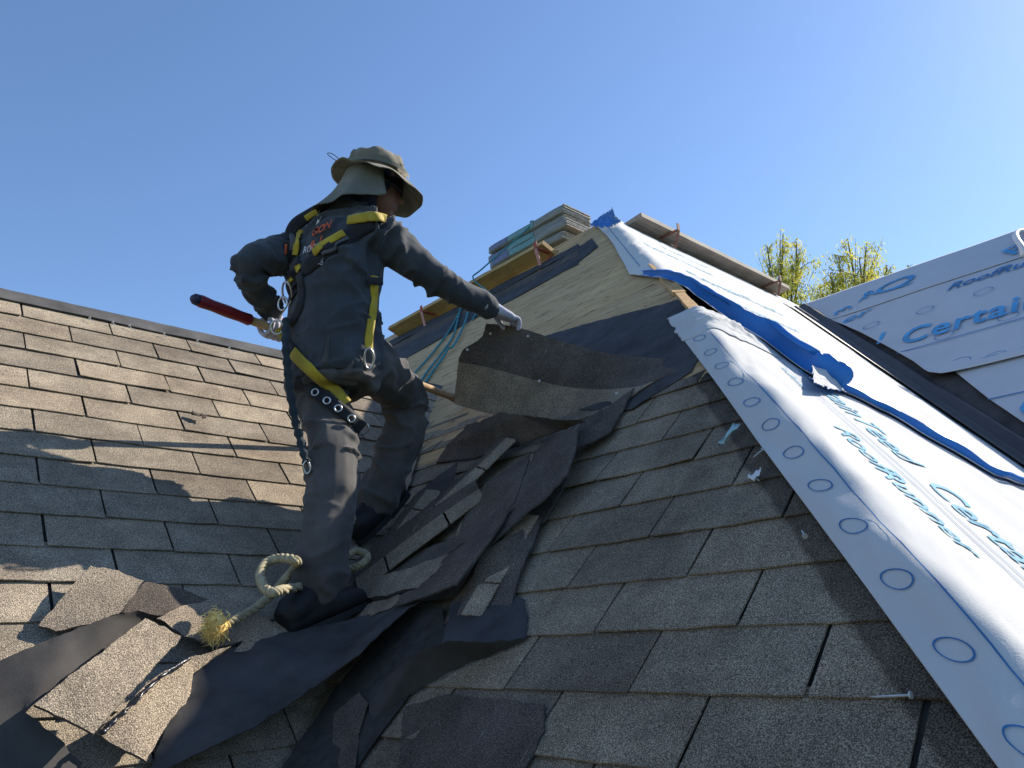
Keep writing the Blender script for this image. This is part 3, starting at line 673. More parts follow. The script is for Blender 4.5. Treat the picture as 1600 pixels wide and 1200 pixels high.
loose([(566,1140,.010),(582,1090,.012),(640,1040,.02),(700,1008,.02),(690,950,.03),(640,948,.03),(590,1000,.03),(520,1080,.03),(440,1200,.03),(560,1200,.012)], PV, MAT['gap'], 'black sheet standing in for the shade in the hollow under the pile', .02, .004, .003, 6, 'felt_sheet', 'felt')  # no real felt: black sheet paints the shade of the open hollow
loose([(228,1215,.03),(262,1130,.035),(294,1092,.04),(296,1066,.04),(306,1052,.04),(360,1014,.05),(395,1000,.05),(440,988,.045),(500,990,.03),(545,978,.035),(585,955,.04),(640,938,.06),(668,930,.065),(640,950,.07),(600,985,.09),(560,1020,.10),(500,1066,.11),(430,1115,.11),(400,1134,.10),(330,1165,.08),(270,1195,.06)], PV, [MAT['feltnavy'], SB], 'wide navy felt sheet sagging along the valley under the rope', .04, .005, .003, 5, 'felt_sheet', 'felt')
loose([(-60,1062,.10),(40,1012,.14),(110,985,.16),(170,964,.17),(215,955,.16),(244,962,.14),(227,968,.13),(140,1035,.12),(54,1101,.11),(42,1112,.10),(62,1130,.09),(90,1150,.08),(108,1172,.07),(130,1190,.06),(90,1230,.05),(-60,1240,.05)], PL, [MAT['feltgrey'], SB], 'creased grey felt sheet humped beside the sunlit loose shingle', .1, .006, .003, 4, 'felt_sheet', 'felt')
loose([(54,1101,.155),(140,1033,.175),(227,966,.185),(256,980,.175),(284,996,.16),(215,1070,.15),(146,1146,.135),(98,1122,.145)], PL, [SH, SB], 'sunlit tan shingle lying loose on the grey felt', .12, .004, .006)
pz = loose([(148,1147,.10),(190,1106,.115),(238,1060,.12),(297,1027,.115),(362,1008,.11),(330,1030,.10),(303,1051,.09),(296,1090,.085),(262,1130,.08),(228,1190,.07),(185,1168,.085)], PL, [SH, SB], 'brown shingle with a black tar line next to the sunlit one', .1, .004, .006)
tl = [PL.px(x, y, h) for x, y, h in ((160,1146,.112),(185,1122,.118),(210,1098,.122),(240,1068,.128),(268,1046,.128),(296,1030,.124))]
mm = MB(); sp_ = spline(tl, 40); mm.tube([p+PL.n*.002+V((rg.uniform(-.003,.003), rg.uniform(-.003,.003), 0)) for p in sp_], [rg.uniform(.002,.006) for _ in sp_], 6); mm.build('tar_line', MAT['tar'], pz, True)
loose([(60,978,.03),(100,930,.05),(140,884,.06),(185,892,.06),(224,908,.055),(206,935,.05),(186,958,.045),(140,975,.04),(88,985,.03)], PL, [SH, SB], 'square grey shingle tab turned askew on the sunlit slope', .03, .004, .006)
loose([(190,956,.04),(208,930,.05),(228,909,.055),(280,918,.05),(326,936,.04),(300,950,.035),(262,962,.035),(224,964,.035)], PL, [HL, SB], 'black headlap of the askew tab under the felt hump', .03, .004, .005)
loose([(246,966,.05),(290,945,.045),(335,935,.04),(385,945,.04),(430,975,.04),(380,1000,.05),(340,1010,.05),(290,995,.05)], PV, [SH, SB], 'grey shingle lying in the valley beneath the frayed rope end', .03, .004, .006)
loose([(366,1018,.06),(392,985,.05),(440,965,.04),(520,985,.04),(500,1004,.05),(420,1012,.055)], PV, [SH, SB], 'speckled shingle corner under the back boot', .03, .003, .006)
loose([(630,1105,.012),(700,1085,.012),(850,1100,.012),(850,1140,.014),(820,1200,.014),(790,1230,.014),(620,1230,.014)], PR, [HL, SB], 'scuffed dark shingle missing its granules at the roof foot', .02, .002, .004)
loose([(690,872,.015),(712,838,.02),(724,802,.025),(770,748,.025),(800,760,.03),(770,800,.03),(730,842,.025),(704,862,.02)], PR, [SH, SB], 'weathered shingle tab half buried left of the long dark strip', .02, .003)
loose([(640,905,.02),(668,872,.025),(705,850,.03),(735,858,.035),(700,886,.035),(668,908,.03)], PR, [SH, SB], 'small speckled shingle between the two dark strips', .02, .003)
loose([(806,802,.03),(846,776,.03),(884,744,.03),(880,760,.025),(852,812,.02),(800,842,.03),(760,862,.04)], PR, [HL, SB], 'narrow dark strip under the folded strip toward the hip', .02, .003)
loose([(590,790,.02),(622,742,.02),(640,700,.02),(655,706,.02),(640,756,.02),(612,806,.02)], PR, [SH, SB], 'slim shingle sliver along the front boot', .015, .003)
loose([(480,1205,.02),(505,1130,.025),(560,1080,.03),(575,1098,.03),(560,1150,.02),(555,1205,.02)], PV, [HL, SB], 'dark shingle end sticking out at the bottom of the hollow', .02, .003)
def slotted(a, b, W, h0, h1, label, up_side=1, seed=0, cup=.012, gran=.46):
    """stiff three-tab strip lying along pixels a-b: headlap on one side, slotted tabs on the other"""
    p, q = PR.px(*a, h0), PR.px(*b, h1); d = (q-p); L = d.length; d.normalize(); sd = (PR.n.cross(d)).normalized()*up_side; r_ = random.Random(seed); n_ = 36; k_ = 9; P = []
    slots = [L*r_.uniform(.22,.34), L*r_.uniform(.6,.74)]; m = MB()
    def at_(l, v):
        return p + d*l + sd*(v*W) + PR.n*(cup*math.sin(math.pi*v) + .02*math.sin(l*5+seed) * v + .006*noise.noise(V((l*5, v*3, seed)))) + d*.004*noise.noise(V((v*25, seed, l)))
    cuts = [0]+slots+[L]
    for c in range(3):                                    # tabs, parted by open slots
        l0, l1 = cuts[c]+(.004 if c else 0), cuts[c+1]-(.004 if c < 2 else 0)
        m.grid([[at_(lerp(l0, l1, i/9), gran*j/4) for j in range(5)] for i in range(10)], .0045, PR.n, 0, 2)
    m.grid([[at_(L*i/(n_-1), gran+.002+(1-gran)*j/6+(.03*noise.noise(V((i*.7, 3, seed))) if j == 6 else 0)) for j in range(7)] for i in range(n_)], .0045, PR.n, 1, 2)
    return tag(m.build('shingle_strip', [SH, HL, SB], None, False), label, 'shingle')
slotted((560,926), (756,778), .24, .035, .05, 'broad slotted strip lying longest under the torn pile', 1, 1, .02, .30)
slotted((650,838), (806,688), .17, .045, .06, 'slotted strip behind the pile, near the shovel blade', 1, 3, .02, .34)
slotted((752,962), (842,806), .17, .030, .045, 'short slotted strip slipping out low on the hip side of the pile', 1, 5, .02, .38)
slotted((604,884), (690,768), .14, .03, .045, 'short slotted strip wedged between the boots and the pile', 1, 6, .02, .42)
# ------------------------------------------------------------------ nails and scraps
def nail(p, d, n, label, L=.03, group='nails left on the roof'):
    t = empty('roofing_nail', p, label, 'nail', group); d = d.normalized()
    MB().tube([p, p+d*.002], [.0052,.0052], 10).build('nail_head', MAT['galv'], t)
    MB().tube([p+d*.002, p+d*L*.8, p+d*L], [.0017,.0017,.0004], 6).build('nail_shank', MAT['galv'], t)
for x, y, dx, pl_ in ((1424,1086,(1,.05),PR),(1176,745,(-.6,.5),PR),(1258,838,(.2,-.3),PR),(1192,702,(.3,.3),PR)):
    p = pl_.px(x, y, .018); d = -(pl_.u*dx[0]+pl_.up*dx[1]) ; nail(p, d - pl_.n*.05, pl_.n, {1424:'galvanized nail lying flat near the printed circles at the roof foot',1176:'small nail sticking out beside the white scrap',1258:'nail head popped up in the dark band along the hip',1192:'bent nail in the dark band below the crumpled underlayment'}[x], .055 if x == 1424 else .03)
for x, y in ((140,496),(176,503),(202,508),(256,521),(308,532),(358,543)):
    nail(PL.px(x, y, .022), V((.3,-.2,-.5)), PL.n, 'nail head left in the stripped strip of the low ridge')
def scrap(px, plane, size, mat, label, seed, name='plastic_scrap'):
    c = plane.px(*px, .022); r = random.Random(seed); P = []
    for i in range(7):
        row = []
        for j in range(5):
            a, b = (i/6-.5)*size[0], (j/4-.5)*size[1]
            row.append(c+plane.u*(a*size[2]+b*.3)+plane.up*(b-a*size[3])+plane.n*(.012*abs(noise.noise(V((i*.6, j*.8, seed))))*2+r.uniform(0,.003)))
        P.append(row)
    return tag(MB().grid(P, .0015, plane.n).build(name, MAT[mat], None, True), label, 'scrap')
scrap((1141,680), PR, (.02,.07,.9,-.2), 'tealscrap', 'torn pale plastic strip on the shingles by the white sheet', 3)
scrap((1181,745), PR, (.02,.03,.9,.2), 'scrap', 'tiny white paper chip on the grey shingles', 4)
scrap((1508,688), P2, (.16,.05,1,.2), 'tealscrap', 'crumpled pale plastic wrapper beside the valley metal', 5)
scrap((310,650), PL, (.05,.03,1,.4), 'headlap', 'black twisted shingle scrap on the sunlit slope', 6, 'shingle_scrap')

# ------------------------------------------------------------------ trees behind
def leaf_mat():
    m, n, b = newmat('willow_leaf', .6, .3); oi = nd(n, 'ShaderNodeTexWhiteNoise'); n.links.new(pos(n), oi.inputs[0])
    c = ramp(n, [(.3, (.30,.34,.08)), (.5, (.50,.50,.10)), (.7, (.66,.56,.08))], noi(n, 1.6, 4)).outputs[0]
    n.links.new(c, b.inputs['Base Color'])
    tr = nd(n, 'ShaderNodeBsdfTranslucent'); n.links.new(c, tr.inputs[0]); mx = nd(n, 'ShaderNodeMixShader'); mx.inputs[0].default_value = .6
    n.links.new(b.outputs[0], mx.inputs[1]); n.links.new(tr.outputs[0], mx.inputs[2]); n.links.new(mx.outputs[0], n.nodes['Material Output'].inputs[0]); return m
MAT['leaf'] = leaf_mat(); MAT['bark'] = simple('bark', (.16,.12,.08), .9, .3, 12)
def tree(label, D, base_px, plumes, nl):
    r = random.Random(int(base_px)); top = PD(base_px, 470, D); foot = V((top.x, top.y, -4.8)); t = empty('willow_tree', foot, label, 'tree', 'trees beyond the roof')
    fork = PD(base_px, 640, D); m = MB(); m.tube(spline([foot, foot.lerp(fork, .5)+V((.15,.1,0)), fork], 10), [.28-.015*i for i in range(10)], 9)
    lv = MB()
    for (x, y, rx, ry) in plumes:
        c = PD(x, y, D+r.uniform(-.8,.8)); R_, H_ = rx/FPX*D, ry/FPX*D
        br = spline([fork, fork.lerp(c, .55)+V((r.uniform(-.2,.2), r.uniform(-.2,.2), .15)), c+V((0,0,H_*.7))], 12); m.tube(br, [.09-.0068*i for i in range(12)], 6)
        for q in range(7):
            s_ = br[r.randrange(5, 12)]; e = c+V((r.gauss(0,R_*.95), r.gauss(0,R_*.95), r.uniform(-.6,.9)*H_)); m.tube([s_, s_.lerp(e, .6)+V((0,0,.06)), e], [.016,.010,.004], 4)
            for z in range(int(nl*rx*ry/130)):
                f = r.random(); p = s_.lerp(e, .25+.8*f)+V((r.gauss(0,R_*.42), r.gauss(0,R_*.42), r.gauss(0,H_*.24)))
                L = r.uniform(.12,.24); d = V((r.gauss(0,.5), r.gauss(0,.5), -1+r.uniform(-.2,.6))).normalized(); w_ = d.cross(V((r.gauss(0,1), r.gauss(0,1), r.gauss(0,1)))).normalized()*.017
                lv.add([p, p+d*L*.5+w_, p+d*L, p+d*L*.5-w_], [(0,1,2,3)])
    m.build('trunk', MAT['bark'], t, True); lv.build('crown', MAT['leaf'], t)
tree('yellow-green willow rising behind the end of the weathered toe board', 24, 1222, [(1226,378,9,22),(1247,392,9,20),(1200,395,8,18),(1222,418,18,24),(1243,430,14,26),(1232,455,24,24),(1210,450,18,26),(1222,500,30,30)], 26)
tree('yellow-green willow with a double top just above the pale far roof', 25, 1335, [(1326,382,9,14),(1356,392,13,18),(1312,412,12,18),(1345,415,20,20),(1368,420,11,24),(1300,440,18,22),(1330,440,22,20),(1358,446,18,18),(1282,462,14,22),(1318,468,22,22),(1388,424,7,16)], 24)
tree('small willow tip showing alone over the ridge of the far roof', 27, 1420, [(1420,420,6,9),(1424,450,10,16)], 26)

# ------------------------------------------------------------------ the worker
def remesh(mb, vox, it=4, fac=.5):
    me = mb.mesh('tmp', MAT['gap']); o = bpy.data.objects.new('tmp', me); COL.objects.link(o)
    r = o.modifiers.new('r', 'REMESH'); r.mode = 'VOXEL'; r.voxel_size = vox
    s_ = o.modifiers.new('s', 'SMOOTH'); s_.factor = fac; s_.iterations = it
    dg = bpy.context.evaluated_depsgraph_get(); dg.update(); out = bpy.data.meshes.new_from_object(o.evaluated_get(dg))
    bpy.data.objects.remove(o); bpy.data.meshes.remove(me); out.materials.clear(); out.polygons.foreach_set('use_smooth', [True]*len(out.polygons)); return out
def limb(mb, pts, rad, n=14):
    pts = spline(pts, 6*(len(pts)-1)+1); K = len(rad)-1; R_ = []
    for i in range(len(pts)):
        g_ = i/(len(pts)-1)*K; k = min(int(g_), K-1); R_.append(lerp(rad[k], rad[k+1], g_-k))
    d0 = (pts[0]-pts[1]).normalized(); d1 = (pts[-1]-pts[-2]).normalized()
    pts = [pts[0]+d0*R_[0]*.7] + pts + [pts[-1]+d1*R_[-1]*.7]; R_ = [R_[0]*.6]+R_+[R_[-1]*.6]
    mb.tube(pts, R_, n)
def ell(c, a, b, axa, axb, n=24, p=2.3):
    out = []
    for k in range(n):
        t = 2*math.pi*k/n; ct, st = math.cos(t), math.sin(t)
        out.append(c + axa*(a*math.copysign(abs(ct)**(2/p), ct)) + axb*(b*math.copysign(abs(st)**(2/p), st)))
    return out
def ball(mb, c, rx, ry, rz, ax=V((1,0,0)), ay=V((0,1,0)), az=V((0,0,1)), n=16):
    R_ = []
    for i in range(n+1):
        ph = -math.pi/2+math.pi*(i+.02)/(n+.04); R_.append([c+az*(rz*math.sin(ph))+(ax*rx*math.cos(t)+ay*ry*math.sin(t))*math.cos(ph) for t in [2*math.pi*k/20 for k in range(20)]])
    mb.rings(R_)
X_, Y_, Z_ = V((1,0,0)), V((0,1,0)), V((0,0,1))
J = dict(neck=V((1.205,1.365,2.68)), rsh=V((1.265,1.195,2.535)), lsh=V((1.13,1.535,2.575)), rel=PD(682,436,2.97), rwr=PD(770,482,3.10), lel=PD(390,412,2.80), lwr=PD(424,486,3.0),
  lhip=V((1.17,1.45,2.11)), rhip=V((1.215,1.285,2.10)), lkn=PD(522,715,2.55), lan=PD(496,922,2.28), rkn=PD(634,628,3.04), ran=PD(590,795,2.86))
fdir = V((.90,-.42,-.20)).normalized(); hright = fdir.cross(Z_).normalized(); hup = hright.cross(fdir).normalized(); HC = PD(588,292,3.05)
worker = empty('person', J['lan']+V((0,0,-.12)), 'roofer in dark hoodie, sun hat and yellow harness, pulling up a shingle strip', 'person')
def cloth(name, col, rough=.9, sc_=60):
    m, n, b = newmat(name, rough, .2); b.inputs['Sheen Weight'].default_value = .15
    c = ramp(n, [(.28, tuple(x*.65 for x in col)), (.55, col), (.75, tuple(x*1.5 for x in col))], noi(n, 7, 6)).outputs[0]; n.links.new(c, b.inputs['Base Color'])
    bump(n, b, noi(n, 420, 2), .25, .002); return m
MAT['hoodie'] = cloth('charcoal_hoodie', (.050,.058,.069)); MAT['trouser'] = cloth('grey_trousers', (.085,.078,.075)); MAT['skin'] = simple('skin', (.20,.095,.06), .55, .1, 20, .1, 200)
MAT['glove'] = cloth('pale_glove', (.42,.42,.52)); MAT['boot'] = simple('black_boot', (.014,.014,.016), .6, .3, 20); MAT['hat'] = cloth('olive_hat', (.17,.15,.11)); MAT['hatunder'] = cloth('hat_flap', (.15,.145,.115))
MAT['balac'] = cloth('navy_balaclava', (.02,.02,.032)); MAT['yellow'] = cloth('yellow_webbing', (.42,.31,.03), .7); MAT['blackweb'] = cloth('black_webbing', (.016,.017,.022), .7); MAT['greyweb'] = cloth('grey_webbing', (.09,.09,.10), .7)
MAT['orange'] = simple('orange_print', (.62,.11,.03), .7, .1, 30, 0); MAT['whiteprint'] = simple('white_print', (.62,.62,.62), .7, .1, 30, 0); MAT['lens'] = simple('dark_lens', (.01,.01,.012), .1, .1, 10, 0, 1, .6); MAT['greyprint'] = simple('grey_print', (.30,.31,.33), .7, .1, 30, 0); MAT['lanyard'] = cloth('dark_teal_lanyard', (.022,.032,.038))
# body: one continuous skin mesh under the clothes
b = MB()
def torso(mb, k=1.0):
    T = [(2.04,.155,.115,1.19,1.367),(2.14,.16,.115,1.19,1.367),(2.28,.145,.105,1.19,1.367),(2.42,.165,.12,1.195,1.367),(2.53,.175,.115,1.20,1.367),(2.61,.13,.09,1.205,1.367),(2.67,.07,.065,1.215,1.36),(2.75,.055,.06,1.25,1.335)]
    mb.rings([ell(V((x,y,z)), a*k, d*k, Y_, X_) for z,a,d,x,y in T])
torso(b)
for s_, r0 in (('r', 0), ('l', 0)):
    limb(b, [J[s_+'sh'], J[s_+'el'], J[s_+'wr']], [.058,.046,.042,.036,.028]); limb(b, [J[s_+'hip'], J[s_+'kn'], J[s_+'an']], [.085,.075,.055,.052,.040])
limb(b, [V((1.225,1.355,2.66)), HC-hup*.06-fdir*.02], [.058,.055])
ball(b, HC+hup*.02-fdir*.012, .098, .076, .115, fdir, hright, hup)                     # cranium
ball(b, HC-hup*.055+fdir*.035, .062, .055, .068, fdir, hright, hup)                    # jaw
ball(b, HC-hup*.108+fdir*.068, .022, .024, .018, fdir, hright, hup)                    # chin
ball(b, HC-hup*.012+fdir*.088, .014, .014, .026, fdir, hright, hup); ball(b, HC-hup*.034+fdir*.104, .018, .015, .014, fdir, hright, hup)   # nose
ball(b, HC+hup*.022+fdir*.082, .014, .05, .012, fdir, hright, hup)                     # brow
for dz in (-.066, -.080): ball(b, HC+hup*dz+fdir*.088, .011, .022, .0075, fdir, hright, hup)  # lips
for s_ in (-1, 1): ball(b, HC-hup*.012+hright*.076*s_-fdir*.01, .016, .008, .030, fdir, hright, hup)   # ears
me = remesh(b, .006, 3); me.materials.append(MAT['skin']); body = link('body', me, worker)
# clothing
def wrinkle(me, bones, amp, fr, seed):
    cos = [v.co.copy() for v in me.vertices]; nrs = [v.normal.copy() for v in me.vertices]; out = []
    for co, nr in zip(cos, nrs):
        best = None
        for a, c in bones:
            d = c-a; t = max(0, min(1, (co-a).dot(d)/d.length_squared)); q = (co-(a+d*t)).length
            if best is None or q < best[0]: best = (q, t, a, d)
        q, t, a, d = best; dn = d.normalized(); al = (co-a).dot(dn); pr = co-dn*al
        wp = V((noise.noise(co*5+V((seed,2,0))), noise.noise(co*5+V((0,seed,7))), noise.noise(co*5+V((4,1,seed)))))*.5
        p = V(pr*7)+dn*al*fr+wp*2+V((seed, 0, 0)); f = noise.noise(p); f2 = noise.noise(co*9+V((3,1,seed)))
        joint = max(0, 1-min(t, 1-t)*3.2); k = (.25+.75*max(0, min(1, .5+1.6*noise.noise(co*3.3+V((seed,9,9))))))*(.65+.6*joint)
        out += list(co + nr*amp*(((1-min(1, abs(f)*3))**1.5*1.6-.35)*k + f2*.6))
    me.vertices.foreach_set('co', out); me.update()
sh = MB(); T = [(2.00,.185,.145,1.19,1.367),(2.06,.192,.150,1.19,1.367),(2.16,.196,.152,1.185,1.367),(2.28,.188,.148,1.185,1.367),(2.42,.195,.150,1.19,1.367),(2.52,.198,.142,1.195,1.367),(2.60,.160,.118,1.20,1.367),(2.66,.105,.095,1.21,1.362),(2.71,.085,.088,1.225,1.35),(2.745,.078,.082,1.24,1.34)]
sh.rings([ell(V((x,y,z)), a, d, Y_, X_) for z,a,d,x,y in T])
limb(sh, [J['rsh']+V((-.05,.06,.02)), J['rsh'], J['rel'], J['rwr']+(J['rel']-J['rwr'])*.04], [.095,.092,.080,.070,.060,.050,.046])
limb(sh, [J['lsh']+V((.03,-.06,.01)), J['lsh'], J['lel'], J['lwr']+(J['lel']-J['lwr'])*.04], [.088,.086,.078,.070,.060,.050,.045])
me = remesh(sh, .0065, 5); bones = [(J['rsh'],J['rel']),(J['rel'],J['rwr']),(J['lsh'],J['lel']),(J['lel'],J['lwr']),(V((1.19,1.367,2.05)),V((1.2,1.367,2.66)))]
wrinkle(me, bones, .015, 14, 1.0); me.materials.append(MAT['hoodie']); hoodie = link('hoodie', me, worker); hoodie['label'] = 'charcoal hooded work top with orange back print'
tr = MB(); T = [(1.97,.175,.135),(2.03,.182,.140),(2.10,.178,.138),(2.16,.165,.125)]
tr.rings([ell(V((1.19,1.367,z)), a, d, Y_, X_) for z,a,d in T])
limb(tr, [J['lhip']+V((0,0,.02)), J['lhip']+V((0,0,-.05)), J['lkn'], J['lan']+V((0,0,.01))], [.106,.112,.104,.088,.080,.080,.083]); limb(tr, [J['rhip'], J['rkn'], J['ran']+V((0,0,.02))], [.108,.098,.080,.078,.078])
me = remesh(tr, .0065, 5); wrinkle(me, [(J['lhip'],J['lkn']),(J['lkn'],J['lan']),(J['rhip'],J['rkn']),(J['rkn'],J['ran'])], .015, 12, 5.0); me.materials.append(MAT['trouser']); trousers = link('trousers', me, worker)
def boot(an, heel, toe, name, kn):
    m = MB(); d = (toe-heel).normalized(); sd = d.cross(Z_).normalized(); up = sd.cross(d)
    limb(m, [an+(kn-an).normalized()*.08, an, heel+up*.055+d*.02], [.058,.056,.050]); 
    m.rings([ell(lerp(heel, toe, t)+up*h*.5, w_, h*.5, sd, up, 16, 2.8) for t, w_, h in ((-.02,.030,.05),(.06,.040,.075),(.3,.044,.10),(.55,.050,.085),(.8,.050,.065),(.95,.040,.05),(1.0,.024,.035))])
    me = remesh(m, .006, 3); me.materials.append(MAT['boot']); bt_ = link(name, me, worker)
    MB().rings([ell(lerp(heel, toe, .5)+up*z, 0,0, sd, up)[:0] or [lerp(heel, toe, .5)+d*(math.cos(a)*.148)+sd*(math.sin(a)*(.05+.006*math.cos(a)))+up*z for a in [2*math.pi*k/24 for k in range(24)]] for z in (-.012,.006)]).build('sole', MAT['boot'], bt_)
boot(J['lan'], J['lan']+V((-.085,-.01,-.125)), J['lan']+V((.15,-.02,-.035)), 'boot', J['lkn'])
boot(J['ran'], J['ran']+V((-.07,.0,-.12)), J['ran']+V((.12,.0,.065)), 'boot', J['rkn'])
# gloves: palm and five fingers each
def finger(mb, pts, r): limb(mb, pts, [r*1.08, r, r*.95, r*.8], 10)
def glove_pinch(wr, tip, back, side, name):
    m = MB(); d = (tip-wr).normalized(); sd = side - d*side.dot(d); sd.normalize(); n = d.cross(sd).normalized(); n = n if n.dot(back) > 0 else -n
    m.rings([ell(wr+d*t, w_, h, sd, n, 18, 2.5) for t, w_, h in ((-.055,.040,.036),(-.03,.036,.032),(.0,.034,.029),(.03,.043,.024),(.07,.046,.022),(.095,.043,.018))])
    for k, (o, L) in enumerate(((-.033,.068),(-.011,.078),(.012,.072),(.034,.056))):
        b0 = wr+d*.08+sd*o; p1 = b0+d*L*.5+n*.006; p2 = p1+d*L*.28-n*L*.34; p3 = p2-n*L*.36+d*L*.06; finger(m, [b0, p1, p2, p3], .0095)
    t0 = wr+d*.03-sd*.034; finger(m, [t0, t0+d*.03-sd*.016-n*.014, t0+d*.058-sd*.010-n*.030, t0+d*.074+sd*.004-n*.044], .011)
    me = remesh(m, .0036, 2); me.materials.append(MAT['glove']); return link(name, me, worker)
gl = glove_pinch(J['rwr'], PD(806,502,3.17), Z_, RT*.3-FW, 'glove'); gl['label'] = 'pale glove pinching the shingle strip'
BA, BE = PD(304,467,2.74), PD(742,634,3.93)                       # tool axis
bd = (BE-BA).normalized()
def near_axis(p): return BA + bd*((p-BA).dot(bd))
gc = near_axis(J['lwr']+V((.02,.0,-.07)))
def glove_grip(wr, c, ax, name):
    m = MB(); out = (wr-c); out -= ax*out.dot(ax); out.normalize(); tn = ax.cross(out)
    kn = c+out*.035; d = (kn-wr).normalized()
    m.rings([ell(lerp(wr, kn, t), w_, h, ax, tn, 18, 2.5) for t, w_, h in ((-.35,.036,.036),(-.1,.034,.032),(.3,.038,.028),(.7,.043,.024),(1.0,.043,.020))])
    for k in range(4):
        o = ax*(-.033+.022*k); R_ = (.034,.035,.0345,.033)[k]; finger(m, [c+o+(out*math.cos(a)+tn*math.sin(a))*R_ for a in (.2, 1.2, 2.2, 3.3, 4.2)], .0098)
    finger(m, [kn-ax*.03-tn*.01, c-ax*.045+(out*.5-tn*.9)*.036, c-ax*.03+(-out*.4-tn*.95)*.036, c-ax*.015+(-out*.95-tn*.3)*.036], .011)
    me = remesh(m, .0036, 2); me.materials.append(MAT['glove']); return link(name, me, worker)
glove_grip(J['lwr'], gc, bd, 'glove')
# head gear
bl = MB(); ball(bl, HC+hup*.015-fdir*.022, .100, .084, .122, fdir, hright, hup); limb(bl, [HC-hup*.06-fdir*.035, V((1.235,1.345,2.68))], [.074,.085])
me = remesh(bl, .006, 4); me.materials.append(MAT['balac']); link('balaclava', me, worker)
gm = MB(); gm.grid([[HC+hup*(.004+dz)+(fdir*math.cos(a)*(.104-abs(dz)*.1)+hright*math.sin(a)*.082) for dz in (-.019,-.01,0,.01,.017)] for a in [-1.45+2.9*k/24 for k in range(25)]], .003)
gl2 = gm.build('safety_glasses', MAT['lens'], worker, True)
haxis = (hup*.97-fdir*.10+hright*0).normalized(); hf = (fdir-haxis*fdir.dot(haxis)).normalized(); hr = hf.cross(haxis).normalized(); HB = HC+hup*.040-fdir*.012
hat = None; P = []
crown = [(.104,.0),(.104,.018),(.103,.036),(.104,.05),(.098,.064),(.092,.080),(.074,.092),(.05,.096),(.02,.095),(.001,.094)]
for r_, z_ in crown:
    P.append([HB+haxis*(z_+.012*noise.noise(V((math.cos(a)*3, math.sin(a)*3, z_*30)))-.012*max(0, math.cos(a))*z_/.1)+(hf*math.cos(a)*1.12+hr*math.sin(a)*.92)*(r_*(1+.11*noise.noise(V((math.cos(a)*4, math.sin(a)*4, z_*45))))) for a in [2*math.pi*k/48 for k in range(48)]])
m = MB(); m.rings(P, False); m.add([HB+haxis*.112], [])
hat = m.build('sun_hat', MAT['hat'], worker, True); hat['label'] = 'olive wide-brimmed sun hat with neck flap'
P = []
for a in [2*math.pi*k/64 for k in range(65)]:
    ca, sa = math.cos(a), math.sin(a); row = []
    for q in range(7):
        t = q/6; R_ = lerp(.104, .104+.062+.010*ca, t); side = abs(sa)
        z_ = -.004 + t*(-.050*max(0, ca)**1.5 - .052*side*side*(1-.5*max(0,-ca)) + .006*max(0,-ca)) + .022*t*noise.noise(V((ca*2.2, sa*2.2, 3))) - .022*t*max(0, ca)*t
        row.append(HB+haxis*z_+(hf*ca*1.10+hr*sa*.98)*R_)
    P.append(row)
MB().grid(P, .003, haxis, 0, 1).build('brim', [MAT['hat'], MAT['hatunder']], hat, True)
m = MB(); P = []
for z_ in (.006,.022): P.append([HB+haxis*z_+(hf*math.cos(a)*1.12+hr*math.sin(a)*.92)*.1165 for a in [2*math.pi*k/48 for k in range(48)]])
m.rings(P, False).build('hat_band', MAT['hatunder'], hat, True)
P = []   # neck flap hanging from the back of the hat onto the shoulders
for k in range(41):
    a = math.pi+(-1.75+3.5*k/40); ca, sa = math.cos(a), math.sin(a); row = []
    for q in range(14):
        t = q/13; R_ = .110+.085*t**1.3*max(.1, min(1, .5-ca))+.008*t*math.sin(a*9+t*2); L = .215-.09*max(0, abs(a-math.pi)-.9)
        row.append(HB-haxis*.008+(hf*ca*1.08+hr*sa*.94)*R_*(1-.06*math.sin(math.pi*t)) - Z_*L*t - hf*.03*t*(1 if ca < 0 else 0))
    P.append(row)
MB().grid(P, .002).build('neck_flap', MAT['hatunder'], hat, True)
lp = spline([PD(541,258,3.05), PD(531,254,3.06), PD(519,247,3.07), PD(512,241,3.07), PD(514,239,3.06), PD(522,242,3.05), PD(531,250,3.05), PD(541,258,3.05)], 40)
MB().tube(lp, .0016, 6).build('cord_loop', MAT['blackweb'], hat, True)
P = [[HB-haxis*.002+(hf*math.cos(a)*1.12+hr*math.sin(a)*.93)*.113 for a in (0,)]]
